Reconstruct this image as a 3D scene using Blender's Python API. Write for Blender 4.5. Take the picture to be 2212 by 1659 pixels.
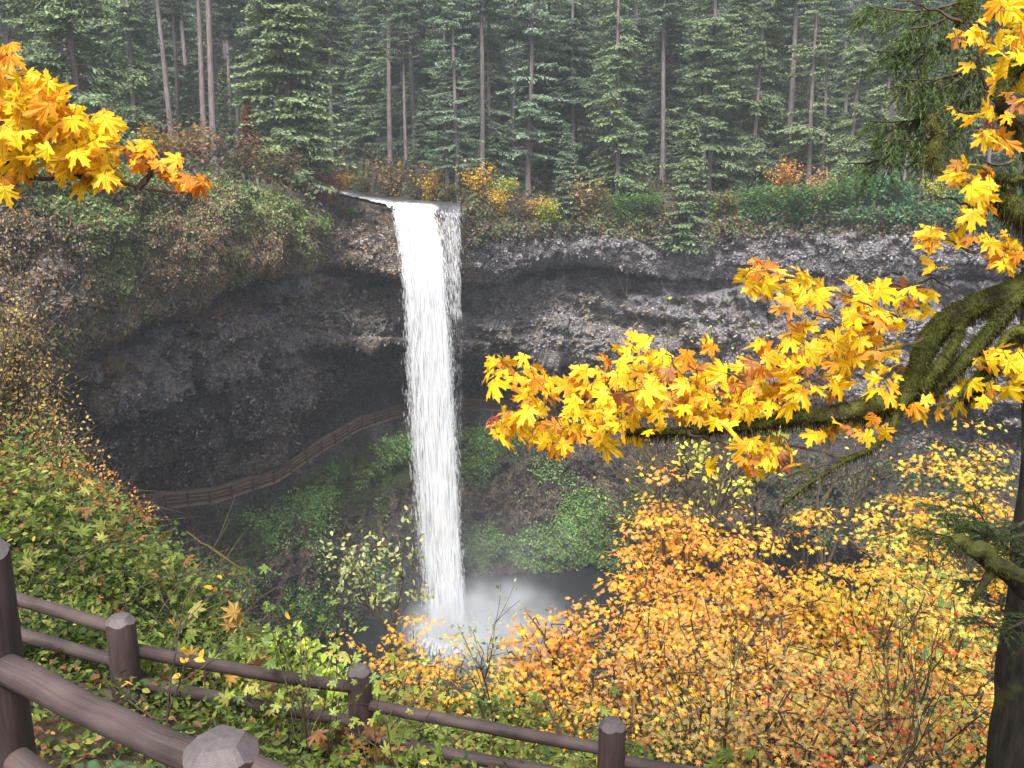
import bpy, math, random
import numpy as np
from mathutils import Vector
R = math.radians
sc = bpy.context.scene
for o in list(bpy.data.objects): bpy.data.objects.remove(o)

# ------------------------------------------------------------------ camera, world, sun, exposure
PITCH, LENS = 13.0, 34.0
cam = bpy.data.objects.new('camera', bpy.data.cameras.new('camera'))
cam.data.lens = LENS; cam.data.sensor_width = 36; cam.data.clip_start = 0.05; cam.data.clip_end = 2000
cam.location = (0, 0, 0); cam.rotation_euler = (R(90 - PITCH), 0, 0)
sc.collection.objects.link(cam); sc.camera = cam
w = bpy.data.worlds.new("World"); sc.world = w; w.use_nodes = True
nt = w.node_tree; nt.nodes.clear()
SUN_EL, SUN_AZ = 54, 190
sky = nt.nodes.new('ShaderNodeTexSky'); sky.sky_type = 'NISHITA'; sky.sun_disc = False
sky.sun_elevation = R(SUN_EL); sky.sun_rotation = R(SUN_AZ); sky.air_density = 1.0; sky.dust_density = 4.0
hs = nt.nodes.new('ShaderNodeHueSaturation'); hs.inputs['Saturation'].default_value = 0.45
bg = nt.nodes.new('ShaderNodeBackground'); bg.inputs['Strength'].default_value = 0.125
wo = nt.nodes.new('ShaderNodeOutputWorld')
nt.links.new(sky.outputs[0], hs.inputs['Color']); nt.links.new(hs.outputs[0], bg.inputs[0]); nt.links.new(bg.outputs[0], wo.inputs[0])
sl = bpy.data.lights.new('sun', 'SUN'); sl.energy = 2.6; sl.angle = R(14); sl.color = (1, 0.95, 0.87)
so = bpy.data.objects.new('sun', sl); sc.collection.objects.link(so)
a, e = R(SUN_AZ), R(SUN_EL)
sd = Vector((math.sin(a) * math.cos(e), math.cos(a) * math.cos(e), math.sin(e)))
so.rotation_euler = sd.to_track_quat('Z', 'Y').to_euler()
sc.view_settings.view_transform = 'Standard'; sc.view_settings.look = 'None'; sc.view_settings.gamma = 1
sc.view_settings.exposure = 1.3
sc.cycles.volume_bounces = 1; sc.cycles.max_bounces = 6; sc.cycles.transparent_max_bounces = 16
sc.cycles.volume_step_rate = 3.0; sc.cycles.use_denoising = True

# ------------------------------------------------------------------ helpers
FX = 2212 * LENS / 36
cp, sp = math.cos(R(PITCH)), math.sin(R(PITCH))
def ray(px, py):
    px = np.asarray(px, float); py = np.asarray(py, float)
    u = (829.5 - py) / FX
    return np.stack(np.broadcast_arrays((px - 1106) / FX, cp + u * sp, -sp + u * cp), -1)
def at(px, py, Y):
    d = ray(px, py); return d * (np.asarray(Y, float) / d[..., 1])[..., None]
def atz(px, py, z):
    d = ray(px, py); return d * (z / d[..., 2])[..., None]
def colx(px, Y): # X of a vertical line through column px at the level of the rim
    return (px - 1106) / FX * Y / cp * 1.0

def _h(ix, iy, iz, s):
    n = (ix * 374761393 + iy * 668265263 + iz * 2147483647 + s * 1274126177) & 0xffffffff
    n = ((n ^ (n >> 13)) * 1274126177) & 0xffffffff
    n = (n ^ (n >> 16))
    return (n & 0xffff) / 65535.0
def vnoise(p, s=0):
    f = np.floor(p); t = p - f; i = f.astype(np.int64); t = t * t * (3 - 2 * t)
    x, y, z = i[..., 0], i[..., 1], i[..., 2]; r = 0
    for a_ in (0, 1):
        wx = t[..., 0] if a_ else 1 - t[..., 0]
        for b_ in (0, 1):
            wy = t[..., 1] if b_ else 1 - t[..., 1]
            for c_ in (0, 1):
                wz = t[..., 2] if c_ else 1 - t[..., 2]
                r = r + _h(x + a_, y + b_, z + c_, s) * wx * wy * wz
    return r * 2 - 1
def fbm(p, o=4, s=0, g=0.5):
    r = 0; a_ = 1; q = np.array(p, float)
    for k in range(o):
        r = r + vnoise(q, s + k) * a_; q = q * 2.03 + 11.7; a_ *= g
    return r
def sst(a_, b_, x):
    t = np.clip((x - a_) / (b_ - a_), 0, 1); return t * t * (3 - 2 * t)
def unit(v): return v / np.maximum(np.linalg.norm(v, axis=-1, keepdims=True), 1e-9)

class MB:
    def __init__(s): s.v = []; s.f = []; s.c = []; s.n = 0; s.uv = []; s.tuv = False
    def add(s, v, f, c=None, uv=None):
        v = np.asarray(v, float).reshape(-1, 3); f = np.asarray(f, int)
        s.v.append(v); s.f.append(f + s.n); s.n += len(v)
        if c is None: c = (1, 1, 1)
        c = np.broadcast_to(np.asarray(c, float), (len(v), 3)); s.c.append(c)
        s.uv.append(np.zeros((len(v), 2)) if uv is None else np.asarray(uv, float))
    def tube(s, pts, rad, n=6, c=None, cap=True):
        pts = np.asarray(pts, float); k = len(pts); rad = np.broadcast_to(np.asarray(rad, float), (k,))
        t = unit(np.gradient(pts, axis=0)); ref = np.array([0.31, 0.2, 0.93]) if abs(t[:, 2]).mean() < 0.8 else np.array([1., .1, 0.])
        a_ = unit(np.cross(t, ref)); b_ = np.cross(t, a_)
        th = np.arange(n) * 2 * math.pi / n
        ln_ = np.concatenate([[0], np.cumsum(np.linalg.norm(np.diff(pts, axis=0), axis=1))])
        uvt = np.stack(np.broadcast_arrays(np.cos(th)[None] * rad[:, None], ln_[:, None] + .001), -1).reshape(-1, 2) if s.tuv else None
        v = pts[:, None] + rad[:, None, None] * (np.cos(th)[None, :, None] * a_[:, None] + np.sin(th)[None, :, None] * b_[:, None])
        i = np.arange(k - 1)[:, None] * n; j = np.arange(n)[None]; j2 = (j + 1) % n
        f = np.stack([i + j, i + j2, i + n + j2, i + n + j], -1).reshape(-1, 4)
        v = v.reshape(-1, 3)
        s.add(v, f, c, uvt)
        if cap:
            for ring, p in ((0, pts[0]), (k - 1, pts[-1])):
                vv = np.vstack([v[ring * n:(ring + 1) * n], p]); jj = np.arange(n)
                s.add(vv, np.stack([jj, (jj + 1) % n, np.full(n, n)], 1), c)
    def inst(s, tv, tf, P, T, N, S, C, uv=None, tint=None):
        """copies of a template: x along T, z along N, scaled S, coloured C"""
        T = unit(T); N = N - (N * T).sum(-1, keepdims=True) * T; N = unit(N); B = np.cross(N, T)
        tv = np.asarray(tv, float); S = np.asarray(S, float)
        if S.ndim == 1: S = np.repeat(S[:, None], 3, 1)
        loc = tv[None] * S[:, None]
        V = P[:, None] + loc[..., :1] * T[:, None] + loc[..., 1:2] * B[:, None] + loc[..., 2:] * N[:, None]
        m = len(tv); F = np.asarray(tf)[None] + (np.arange(len(P)) * m)[:, None, None]
        CC = np.repeat(np.asarray(C, float)[:, None], m, 1)
        if tint is not None: CC = CC * np.asarray(tint)[None]
        s.add(V.reshape(-1, 3), F.reshape(-1, F.shape[-1]), CC.reshape(-1, 3), None if uv is None else np.tile(uv, (len(P), 1)))
    def build(s, name, mat, parent=None, smooth=False, rel=None):
        V = np.vstack(s.v)
        if rel is not None: V = V - np.asarray(rel)
        C = np.vstack(s.c); U = np.vstack(s.uv)
        me = bpy.data.meshes.new(name); me.vertices.add(len(V)); me.vertices.foreach_set('co', V.astype(np.float32).ravel())
        L = np.concatenate([f.ravel() for f in s.f]); sz = np.concatenate([np.full(len(f), f.shape[1]) for f in s.f])
        me.loops.add(len(L)); me.loops.foreach_set('vertex_index', L.astype(np.int32))
        st = np.concatenate([[0], np.cumsum(sz)[:-1]])
        me.polygons.add(len(sz)); me.polygons.foreach_set('loop_start', st.astype(np.int32)); me.polygons.foreach_set('loop_total', sz.astype(np.int32))
        me.polygons.foreach_set('use_smooth', np.full(len(sz), smooth))
        at_ = me.color_attributes.new('tint', 'FLOAT_COLOR', 'POINT')
        at_.data.foreach_set('color', np.hstack([C, np.ones((len(C), 1))]).astype(np.float32).ravel())
        if U.any():
            ul = me.uv_layers.new(name='UVMap'); ul.data.foreach_set('uv', U[L].astype(np.float32).ravel())
        me.update(calc_edges=True); me.materials.append(mat)
        o = bpy.data.objects.new(name, me); sc.collection.objects.link(o)
        if parent: o.parent = parent
        return o
def tag(o, label=None, cat=None, group=None, kind=None):
    for k, v in (('label', label), ('category', cat), ('group', group), ('kind', kind)):
        if v: o[k] = v
    return o
def thing(name, loc, label, cat, group=None):
    o = bpy.data.objects.new(name, None); sc.collection.objects.link(o); o.location = [float(x) for x in loc]
    o.empty_display_size = .2
    return tag(o, label, cat, group)
def copy_tree(o, parent=None):
    c = o.copy(); sc.collection.objects.link(c)
    if parent: c.parent = parent
    for ch in list(o.children): copy_tree(ch, c)
    return c

# ------------------------------------------------------------------ materials
def newmat(name):
    m = bpy.data.materials.new(name); m.use_nodes = True; n = m.node_tree; n.nodes.clear()
    return m, n, (lambda t, **k: _node(n, t, k)), n.links.new
def _node(n, t, k):
    x = n.nodes.new('ShaderNode' + t)
    for a_, b_ in k.items():
        if a_.startswith('i_'): x.inputs[a_[2:].replace('_', ' ')].default_value = b_
        else: setattr(x, a_, b_)
    return x
def leafmat(name, trans=0.35, rough=0.5, objcol=False, veins=False, spec=0.4, noise=0):
    m, n, N, L = newmat(name)
    at_ = N('Attribute', attribute_name='tint'); col = at_.outputs['Color']
    if objcol:
        oi = N('ObjectInfo'); mx = N('Mix', data_type='RGBA', blend_type='MULTIPLY'); mx.inputs[0].default_value = 1
        L(col, mx.inputs[6]); L(oi.outputs['Color'], mx.inputs[7]); col = mx.outputs[2]
    if veins:
        uv = N('UVMap'); mask = None
        for ang in (-105, -52, 0, 52, 105):
            vr = N('VectorRotate', rotation_type='Z_AXIS', i_Angle=R(-ang)); L(uv.outputs[0], vr.inputs[0])
            sx = N('SeparateXYZ'); L(vr.outputs[0], sx.inputs[0])
            ab = N('Math', operation='ABSOLUTE'); L(sx.outputs[1], ab.inputs[0])
            c1 = N('Math', operation='LESS_THAN'); L(ab.outputs[0], c1.inputs[0]); c1.inputs[1].default_value = .013
            c2 = N('Math', operation='GREATER_THAN'); L(sx.outputs[0], c2.inputs[0]); c2.inputs[1].default_value = 0
            mu = N('Math', operation='MULTIPLY'); L(c1.outputs[0], mu.inputs[0]); L(c2.outputs[0], mu.inputs[1])
            if mask is None: mask = mu.outputs[0]
            else:
                mm = N('Math', operation='MAXIMUM'); L(mask, mm.inputs[0]); L(mu.outputs[0], mm.inputs[1]); mask = mm.outputs[0]
        sc_ = N('Math', operation='MULTIPLY'); L(mask, sc_.inputs[0]); sc_.inputs[1].default_value = .55
        mx = N('Mix', data_type='RGBA'); L(sc_.outputs[0], mx.inputs[0]); L(col, mx.inputs[6]); mx.inputs[7].default_value = (.30, .10, .01, 1)
        col = mx.outputs[2]
    if noise:
        g = N('NewGeometry') if False else N('TexCoord'); ns = N('TexNoise', i_Scale=noise, i_Detail=4.0, i_Roughness=.65); L(g.outputs['Object'], ns.inputs['Vector'])
        rp = N('ValToRGB'); rp.color_ramp.elements[0].position = .5; rp.color_ramp.elements[1].position = .72; L(ns.outputs[0], rp.inputs[0])
        mx = N('Mix', data_type='RGBA'); L(rp.outputs[0], mx.inputs[0]); L(col, mx.inputs[6])
        m2 = N('Mix', data_type='RGBA', blend_type='MULTIPLY'); m2.inputs[0].default_value = 1; L(col, m2.inputs[6]); m2.inputs[7].default_value = (.85, .58, .5, 1)
        L(m2.outputs[2], mx.inputs[7]); col = mx.outputs[2]
    p = N('BsdfPrincipled', i_Roughness=rough); p.inputs['Specular IOR Level'].default_value = spec; L(col, p.inputs['Base Color'])
    t = N('BsdfTranslucent'); L(col, t.inputs[0])
    ms = N('MixShader'); ms.inputs[0].default_value = trans; L(p.outputs[0], ms.inputs[1]); L(t.outputs[0], ms.inputs[2])
    o = N('OutputMaterial'); L(ms.outputs[0], o.inputs[0]); return m
def barkmat(name, c1, c2, scale=6, stretch=6, moss=None, mossamt=.5, rough=.9, bump=.5):
    m, n, N, L = newmat(name)
    tc = N('TexCoord'); mp = N('Mapping'); mp.inputs['Scale'].default_value = (stretch, stretch, 1); L(tc.outputs['Object'], mp.inputs[0])
    ns = N('TexNoise', i_Scale=scale / stretch * 2, i_Detail=6.0, i_Roughness=.7); L(mp.outputs[0], ns.inputs['Vector'])
    rp = N('ValToRGB'); rp.color_ramp.elements[0].color = (*c1, 1); rp.color_ramp.elements[1].color = (*c2, 1)
    rp.color_ramp.elements[0].position = .35; rp.color_ramp.elements[1].position = .65; L(ns.outputs[0], rp.inputs[0]); col = rp.outputs[0]
    if moss:
        n2 = N('TexNoise', i_Scale=scale * .35, i_Detail=5.0); L(tc.outputs['Object'], n2.inputs['Vector'])
        r2 = N('ValToRGB'); r2.color_ramp.elements[0].position = .62 - mossamt * .3; r2.color_ramp.elements[1].position = .72 - mossamt * .3; L(n2.outputs[0], r2.inputs[0])
        mx = N('Mix', data_type='RGBA'); L(r2.outputs[0], mx.inputs[0]); L(col, mx.inputs[6]); mx.inputs[7].default_value = (*moss, 1); col = mx.outputs[2]
    p = N('BsdfPrincipled', i_Roughness=rough); p.inputs['Specular IOR Level'].default_value = .25; L(col, p.inputs['Base Color'])
    b = N('Bump', i_Strength=bump, i_Distance=.05); L(ns.outputs[0], b.inputs['Height']); L(b.outputs[0], p.inputs['Normal'])
    o = N('OutputMaterial'); L(p.outputs[0], o.inputs[0]); return m

M_needle = leafmat('needles', .2, .6, objcol=True, spec=.25)
M_bush = leafmat('bush_leaves', .3, .55, objcol=True)
M_leaf = leafmat('small_leaves', .35, .42, spec=.5)
M_cover = leafmat('cover_leaves', .35, .5, spec=.25)
M_maple = leafmat('maple_leaves', .45, .5, veins=True, noise=9)
M_moss = leafmat('moss', .3, .9, spec=.05)
M_trunk = barkmat('conifer_bark', (.09, .075, .075), (.22, .185, .185), 3, 8)
M_twig = barkmat('twig_bark', (.035, .025, .02), (.10, .075, .055), 14, 4, (.10, .10, .03), .2)
M_mossbark = barkmat('mossy_bark', (.03, .025, .015), (.07, .055, .035), 12, 3, (.10, .11, .025), .9, bump=1)
M_darkbark = barkmat('dark_bark', (.012, .010, .008), (.05, .04, .03), 8, 5, (.09, .10, .03), .25, bump=1)

# rock: tint attribute = (moss, green, pale)
def rockmat():
    m, n, N, L = newmat('basalt_cliff')
    at_ = N('Attribute', attribute_name='tint'); sp_ = N('SeparateColor'); L(at_.outputs['Color'], sp_.inputs[0])
    tc = N('TexCoord'); V = tc.outputs['Object']
    def ramp(src, a0, a1, c0=(0, 0, 0), c1=(1, 1, 1)):
        r = N('ValToRGB'); r.color_ramp.elements[0].position = a0; r.color_ramp.elements[1].position = a1
        r.color_ramp.elements[0].color = (*c0, 1); r.color_ramp.elements[1].color = (*c1, 1); L(src, r.inputs[0]); return r.outputs[0]
    def mix(f, a_, b_, bt='MIX'):
        x = N('Mix', data_type='RGBA', blend_type=bt)
        for s_, i in ((f, 0), (a_, 6), (b_, 7)):
            if isinstance(s_, (int, float)): x.inputs[i].default_value = s_
            elif isinstance(s_, tuple): x.inputs[i].default_value = (*s_, 1)
            else: L(s_, x.inputs[i])
        return x.outputs[2]
    def mul(a_, b_, op='MULTIPLY'):
        x = N('Math', operation=op, use_clamp=True)
        for s_, i in ((a_, 0), (b_, 1)):
            if isinstance(s_, (int, float)): x.inputs[i].default_value = s_
            else: L(s_, x.inputs[i])
        return x.outputs[0]
    fine = N('TexNoise', i_Scale=2.6, i_Detail=9.0, i_Roughness=.82); L(V, fine.inputs['Vector'])
    crk = N('TexVoronoi', feature='DISTANCE_TO_EDGE', i_Scale=1.1); L(V, crk.inputs['Vector'])
    mp = N('Mapping'); mp.inputs['Scale'].default_value = (1.3, 1.3, .22); L(V, mp.inputs[0])
    stk = N('TexNoise', i_Scale=1.2, i_Detail=6.0, i_Roughness=.7); L(mp.outputs[0], stk.inputs['Vector'])
    big = N('TexNoise', i_Scale=.35, i_Detail=5.0, i_Roughness=.6); L(V, big.inputs['Vector'])
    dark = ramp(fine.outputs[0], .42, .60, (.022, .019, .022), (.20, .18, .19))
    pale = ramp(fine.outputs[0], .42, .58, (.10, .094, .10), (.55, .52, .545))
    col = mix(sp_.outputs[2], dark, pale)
    mossc = ramp(fine.outputs[0], .42, .58, (.14, .095, .065), (.56, .36, .15))
    mm = mul(ramp(stk.outputs[0], .40, .6), sp_.outputs[0]); col = mix(mm, col, mossc)
    grc = ramp(fine.outputs[0], .35, .65, (.03, .05, .012), (.10, .16, .035))
    gm = mul(sp_.outputs[1], ramp(big.outputs[0], .35, .5)); col = mix(gm, col, grc)
    f2 = N('TexNoise', i_Scale=9.0, i_Detail=4.0, i_Roughness=.7); L(V, f2.inputs['Vector'])
    col = mix(.85, col, ramp(big.outputs[0], .42, .58, (.50, .48, .47), (1.35, 1.35, 1.38)), 'MULTIPLY')
    col = mix(.8, col, ramp(f2.outputs[0], .38, .62, (.45, .45, .45), (1, 1, 1)), 'MULTIPLY')
    c2 = mul(ramp(crk.outputs[0], 0.0, .07, (.35, .35, .35)), 1.0)
    p = N('BsdfPrincipled', i_Roughness=.62); p.inputs['Specular IOR Level'].default_value = .45; L(col, p.inputs['Base Color'])
    h = mul(fine.outputs[0], mul(c2, .3), 'ADD')
    b = N('Bump', i_Strength=1.0, i_Distance=.9); L(h, b.inputs['Height']); L(b.outputs[0], p.inputs['Normal'])
    o = N('OutputMaterial'); L(p.outputs[0], o.inputs[0]); return m
M_rock = rockmat()
def soilmat(name, c1, c2, c3, sc1=3.0):
    m, n, N, L = newmat(name); tc = N('TexCoord')
    ns = N('TexNoise', i_Scale=sc1, i_Detail=8.0, i_Roughness=.7); L(tc.outputs['Object'], ns.inputs['Vector'])
    rp = N('ValToRGB'); rp.color_ramp.elements[0].color = (*c1, 1); rp.color_ramp.elements[1].color = (*c3, 1)
    e_ = rp.color_ramp.elements.new(.5); e_.color = (*c2, 1)
    rp.color_ramp.elements[0].position = .35; rp.color_ramp.elements[2].position = .66; L(ns.outputs[0], rp.inputs[0])
    p = N('BsdfPrincipled', i_Roughness=.95); L(rp.outputs[0], p.inputs['Base Color'])
    b = N('Bump', i_Strength=.9, i_Distance=.15); L(ns.outputs[0], b.inputs['Height']); L(b.outputs[0], p.inputs['Normal'])
    o = N('OutputMaterial'); L(p.outputs[0], o.inputs[0]); return m
M_soil = soilmat('leaf_litter', (.02, .016, .01), (.06, .045, .02), (.13, .075, .03))
M_forestfloor = soilmat('forest_floor', (.02, .022, .012), (.045, .042, .02), (.085, .065, .035), .6)
M_path = soilmat('path_dirt', (.12, .075, .055), (.19, .12, .085), (.25, .165, .12), .8)

# ------------------------------------------------------------------ canyon cliff (lofted rows, then displaced)
def row(pts): return np.array(pts, float)
rim = row([(-700,330,62),(-300,345,64),(0,360,68),(200,354,74),(350,364,80),(480,388,86),(600,425,92),(650,450,96),(668,478,99),(692,440,111),(735,422,112),(760,427,112.5),(800,437,112),(850,448,110.2),(940,460,110.2),(990,461,110.2),(1010,470,111.5),(1100,478,116),(1250,478,121),(1400,482,121),(1500,474,119),(1700,462,114),(1900,466,109),(2212,480,101),(2900,500,88)])
lip = row([(-700,880,60),(-300,860,62),(0,830,66),(130,784,70),(180,748,73),(330,684,79),(400,654,82),(520,606,88),(640,582,94),(672,576,97),(692,572,108),(760,570,110),(860,596,110),(950,612,112),(1000,612,115),(1080,600,118),(1150,574,120),(1250,554,122),(1350,582,122),(1430,602,121),(1550,600,119),(1700,592,114.5),(2000,592,107),(2212,600,101.5),(2900,610,89)])
l2 = row([(-700,900,66),(-300,880,68),(0,850,71),(130,822,75),(180,792,78),(330,735,85),(400,692,88),(520,634,94),(640,604,103),(700,606,113),(760,612,117),(860,634,120),(1000,624,122),(1080,626,125),(1150,620,127),(1250,612,128),(1350,628,127),(1430,626,123),(1550,614,119.6),(1700,612,115),(2000,612,107.5),(2212,620,102),(2900,640,90)])
l2b = row([(-700,1000,70),(0,960,75),(170,900,82),(330,860,89),(450,820,94),(560,770,100),(640,750,107),(700,742,111),(860,742,117),(1000,740,120),(1150,760,123),(1300,790,125),(1450,830,122),(1600,850,118),(2212,880,100),(2900,900,88)])
alc = row([(-700,0,1),(300,0,1),(560,0,1.5),(640,0,4),(700,0,12),(860,0,19),(1000,0,18),(1200,0,14),(1400,0,8),(1600,0,3),(2212,0,1),(2900,0,1)])
pth = row([(-700,1200,74),(0,1150,80),(200,1132,86),(340,1102,92),(470,1085,98),(600,1042,104),(700,974,111),(780,927,118),(880,895,126),(1000,883,130),(1080,886,130),(1200,900,129),(1400,930,126),(1600,950,119),(1750,960,112),(1880,1000,105),(2000,1062,97),(2212,1120,88),(2900,1300,70)])
shd = row([(-700,60,2),(340,60,2),(600,80,3),(880,90,4),(1080,75,3),(1250,70,2.5),(1600,60,5),(2900,60,6)])
foot = row([(-700,1420,70),(340,1340,84),(500,1290,90),(700,1230,102),(860,1180,113),(1000,1150,121),(1100,1130,124),(1250,1125,124),(1400,1120,120),(1600,1140,112),(2212,1250,82),(2900,1400,62)])
shore = row([(-700,1800,0),(300,1560,0),(500,1480,0),(600,1430,0),(700,1385,0),(800,1335,0),(900,1280,0),(1010,1243,0),(1250,1232,0),(1500,1228,0),(1800,1260,0),(2212,1360,0),(2900,1500,0)])
POOL = -55.0
NC = 1150; PX = np.linspace(-700, 2900, NC)
# denser columns in view
tt = np.linspace(0, 1, NC); PX = np.interp(tt, [0, .08, .92, 1], [-700, -60, 2280, 2900])
def gs(a_, k=5):
    ker = np.exp(-np.linspace(-2, 2, 2 * k + 1) ** 2); ker /= ker.sum()
    return np.convolve(np.pad(a_, k, mode='edge'), ker, 'valid')
def rw(r, k=5): return gs(np.interp(PX, r[:, 0], r[:, 1]), k), gs(np.interp(PX, r[:, 0], r[:, 2]), k)
rows = []; seg = []
ry, rY = rw(rim, 3); Prim = at(PX, ry, rY)
def back(dY, dz, wgt):
    s_ = (rY + dY) / rY; p = Prim * s_[:, None]; p[:, 2] = Prim[:, 2] * (1 - wgt) + dz * wgt; return p
Pb4, Pb3, Pb2, Pb1 = back(260, 40, 1), back(110, 6, 1), back(35, -1.2, .9), back(6, -1.5, .45)
ly, lY = rw(lip, 4); Plip = at(PX, ly, lY)
bul = np.interp(PX, [-700, 600, 655, 700, 860, 1000, 1500, 2900], [2.5, 2.3, 1.5, .5, .5, 1.5, 1, 1])
def mixp(a_, b_, t, out):
    p = a_ * (1 - t) + b_ * t; d = unit(p * [1, 1, 0]); return p - d * out[:, None]
Pc1 = mixp(Prim, Plip, .12, bul * .45); Pc2 = mixp(Prim, Plip, .35, bul * 1.); Pc3 = mixp(Prim, Plip, .75, bul * .8)
Pl2 = at(PX, *rw(l2)); Pl2b = at(PX, *rw(l2b))
rec = np.maximum(Pl2[:, 1] - Plip[:, 1], 0)
Pr = Pl2.copy() * (1 + 1.0 / Pl2[:, 1:2]); Pr[:, 2] = Plip[:, 2] * .75 + Pl2[:, 2] * .25 + .3
Pm = mixp(Pl2, Pl2b, .5, np.full(NC, 1.2))
ady = rw(alc)[1]
Ppo = at(PX, *rw(pth)); Pab = Pl2b.copy() * (1 + ady / Pl2b[:, 1])[:, None]; Pab[:, 2] = Pl2b[:, 2] - .6 - ady * .12
PW = np.interp(PX, [1100, 1400], [4.5, .6])
Ppi = Ppo.copy() * ((Ppo[:, 1] + PW) / Ppo[:, 1])[:, None]; Ppi[:, 2] = Ppo[:, 2] + .25
Pbk = Ppi.copy(); bY = np.maximum(Pab[:, 1] - .5, Ppi[:, 1] + .3); Pbk *= (bY / Ppi[:, 1])[:, None]; Pbk[:, 2] = Ppi[:, 2] + np.minimum(2.5, .3 + ady * .15)
sy, sY = rw(shd); py_, pY_ = rw(pth); Psh = at(PX, py_ + sy, pY_ - sY)
Pft = at(PX, *rw(foot)); Psr = atz(PX, rw(shore)[0], POOL); Pun = Psr * 1.0; Pun[:, 1] -= 6; Pun[:, 2] -= 4
chain = [(Pb4, 0), (Pb3, 6), (Pb2, 14), (Pb1, 22), (Prim, 12), (Pc1, 14), (Pc2, 26), (Pc3, 34), (Plip, 22), (Pr, 10), (Pl2, 8), (Pm, 36), (Pl2b, 34), (Pab, 14), (Pbk, 30), (Ppi, 8), (Ppo, 12), (Psh, 20), (Pft, 46), (Psr, 34), (Pun, 6)]
G = []; vi = []
for k in range(1, len(chain)):
    a_, b_, n_ = chain[k - 1][0], chain[k][0], chain[k][1]
    for j in range(n_): G.append(a_ + (b_ - a_) * (j / n_)); vi.append(k - 1 + j / n_)
G.append(chain[-1][0]); vi.append(len(chain) - 1)
G = np.array(G); vi = np.array(vi); NR = len(G)
ker = np.array([.05, .12, .2, .26, .2, .12, .05]); ker /= ker.sum()
Gp = np.pad(G, ((3, 3), (0, 0), (0, 0)), mode='edge'); Gs = sum(ker[k] * Gp[k:k + NR] for k in range(7))
du = np.gradient(Gs, axis=1); dv = np.gradient(Gs, axis=0); Nn = unit(np.cross(dv, du)); 
VI = np.repeat(vi[:, None], NC, 1); PXg = np.repeat(PX[None], NR, 0)
Nn = -Nn if Nn[int(NR * .45), NC // 2, 1] > 0 else Nn
rockw = sst(4, 5, VI) * (1 - .93 * sst(14.6, 15, VI) * (1 - sst(16, 16.6, VI)))
q = Gs.copy()
wz = Gs[..., 2] + 1.6 * fbm(q * .05, 3, 77)
strata = fbm(np.stack([q[..., 0] * .03, q[..., 1] * .03, wz * .55], -1), 3, 31)
rid = 1 - np.abs(fbm(q * np.array([.42, .42, .33]), 4, 5)); cell = fbm(q * 1.3, 3, 9)
disp = 1.2 * fbm(q * .12, 3, 1) + .45 * strata + 1.0 * (rid - .6) + .55 * cell + .35 * np.abs(fbm(q * 2.6, 2, 19))
crest = sst(800, 840, PXg) * (1 - sst(1000, 1040, PXg)) * (1 - sst(7.2, 8, VI))
disp = disp * (1 - .5 * sst(6.8, 7.6, VI) * (1 - sst(9.5, 10.2, VI))) * (1 - .85 * crest) - .5 * crest * sst(4.05, 4.5, VI)
inl = sst(9, 10, VI) * (1 - sst(13.5, 14.5, VI))
led = np.tanh(6 * fbm(np.stack([PXg / 230, VI * 2.6 + .5 * fbm(q * .06, 2, 88), VI * 0], -1), 2, 131)); disp = disp + (.75 * led + .5 * (1 - np.abs(fbm(q * np.array([.16, .16, .5]), 3, 140))) ** 3) * (inlp := sst(9, 10, VI) * (1 - sst(13.5, 14.5, VI)))
hol = np.clip(fbm(q * np.array([.22, .22, .35]), 3, 60) - .25, 0, 1) * 5
disp = disp * (1 + .25 * inl) - hol * inl * (1 - sst(500, 1000, PXg)) - .4 * hol * inl
D = Gs + Nn * (disp * rockw)[..., None]
flat = 1 - sst(4, 5, VI); D[..., 2] += flat * .8 * fbm(q * .08, 3, 40) * sst(109, 125, q[..., 1])
# river bed carved back through the plateau
RC = np.array([[-9.8, 100], [-10, 110], [-15.5, 121], [-21.5, 135], [-28, 152], [-40, 175], [-60, 210]])
def driver(X, Y):
    d = np.full(X.shape, 1e9)
    for k in range(len(RC) - 1):
        a_, b_ = RC[k], RC[k + 1]; ab = b_ - a_
        t = np.clip(((X - a_[0]) * ab[0] + (Y - a_[1]) * ab[1]) / (ab @ ab), 0, 1)
        d = np.minimum(d, np.hypot(X - a_[0] - t * ab[0], Y - a_[1] - t * ab[1]))
    return d
NEAR = ([722, 760, 800, 846, 1003], [162, 139, 123, 110.6, 109.8]); FAR = ([700, 735, 790, 850, 900, 1003], [200, 182, 160, 138, 128, 115])
nY, fYb = np.interp(PXg, *NEAR), np.interp(PXg, *FAR); inpx = sst(700, 724, PXg) * (1 - sst(1000, 1010, PXg)) * (1 - sst(4.2, 5.0, VI))
bed = inpx * sst(-.2, .8, q[..., 1] - nY) * (1 - sst(-1.5, 5, q[..., 1] - fYb))
near = sst(690, 722, PXg) * (1 - sst(1003, 1020, PXg)) * (1 - sst(4.0, 4.3, VI)) * (1 - sst(1.0, 2.5, q[..., 1] - nY))
tz = Prim[None, :, 2] * q[..., 1] / Prim[None, :, 1] - .15
D[..., 2] = D[..., 2] * (1 - near) + tz * near
D[..., 2] = D[..., 2] * (1 - bed) - 5.75 * bed; dr = np.where(bed > .6, 0., 99.)
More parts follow.
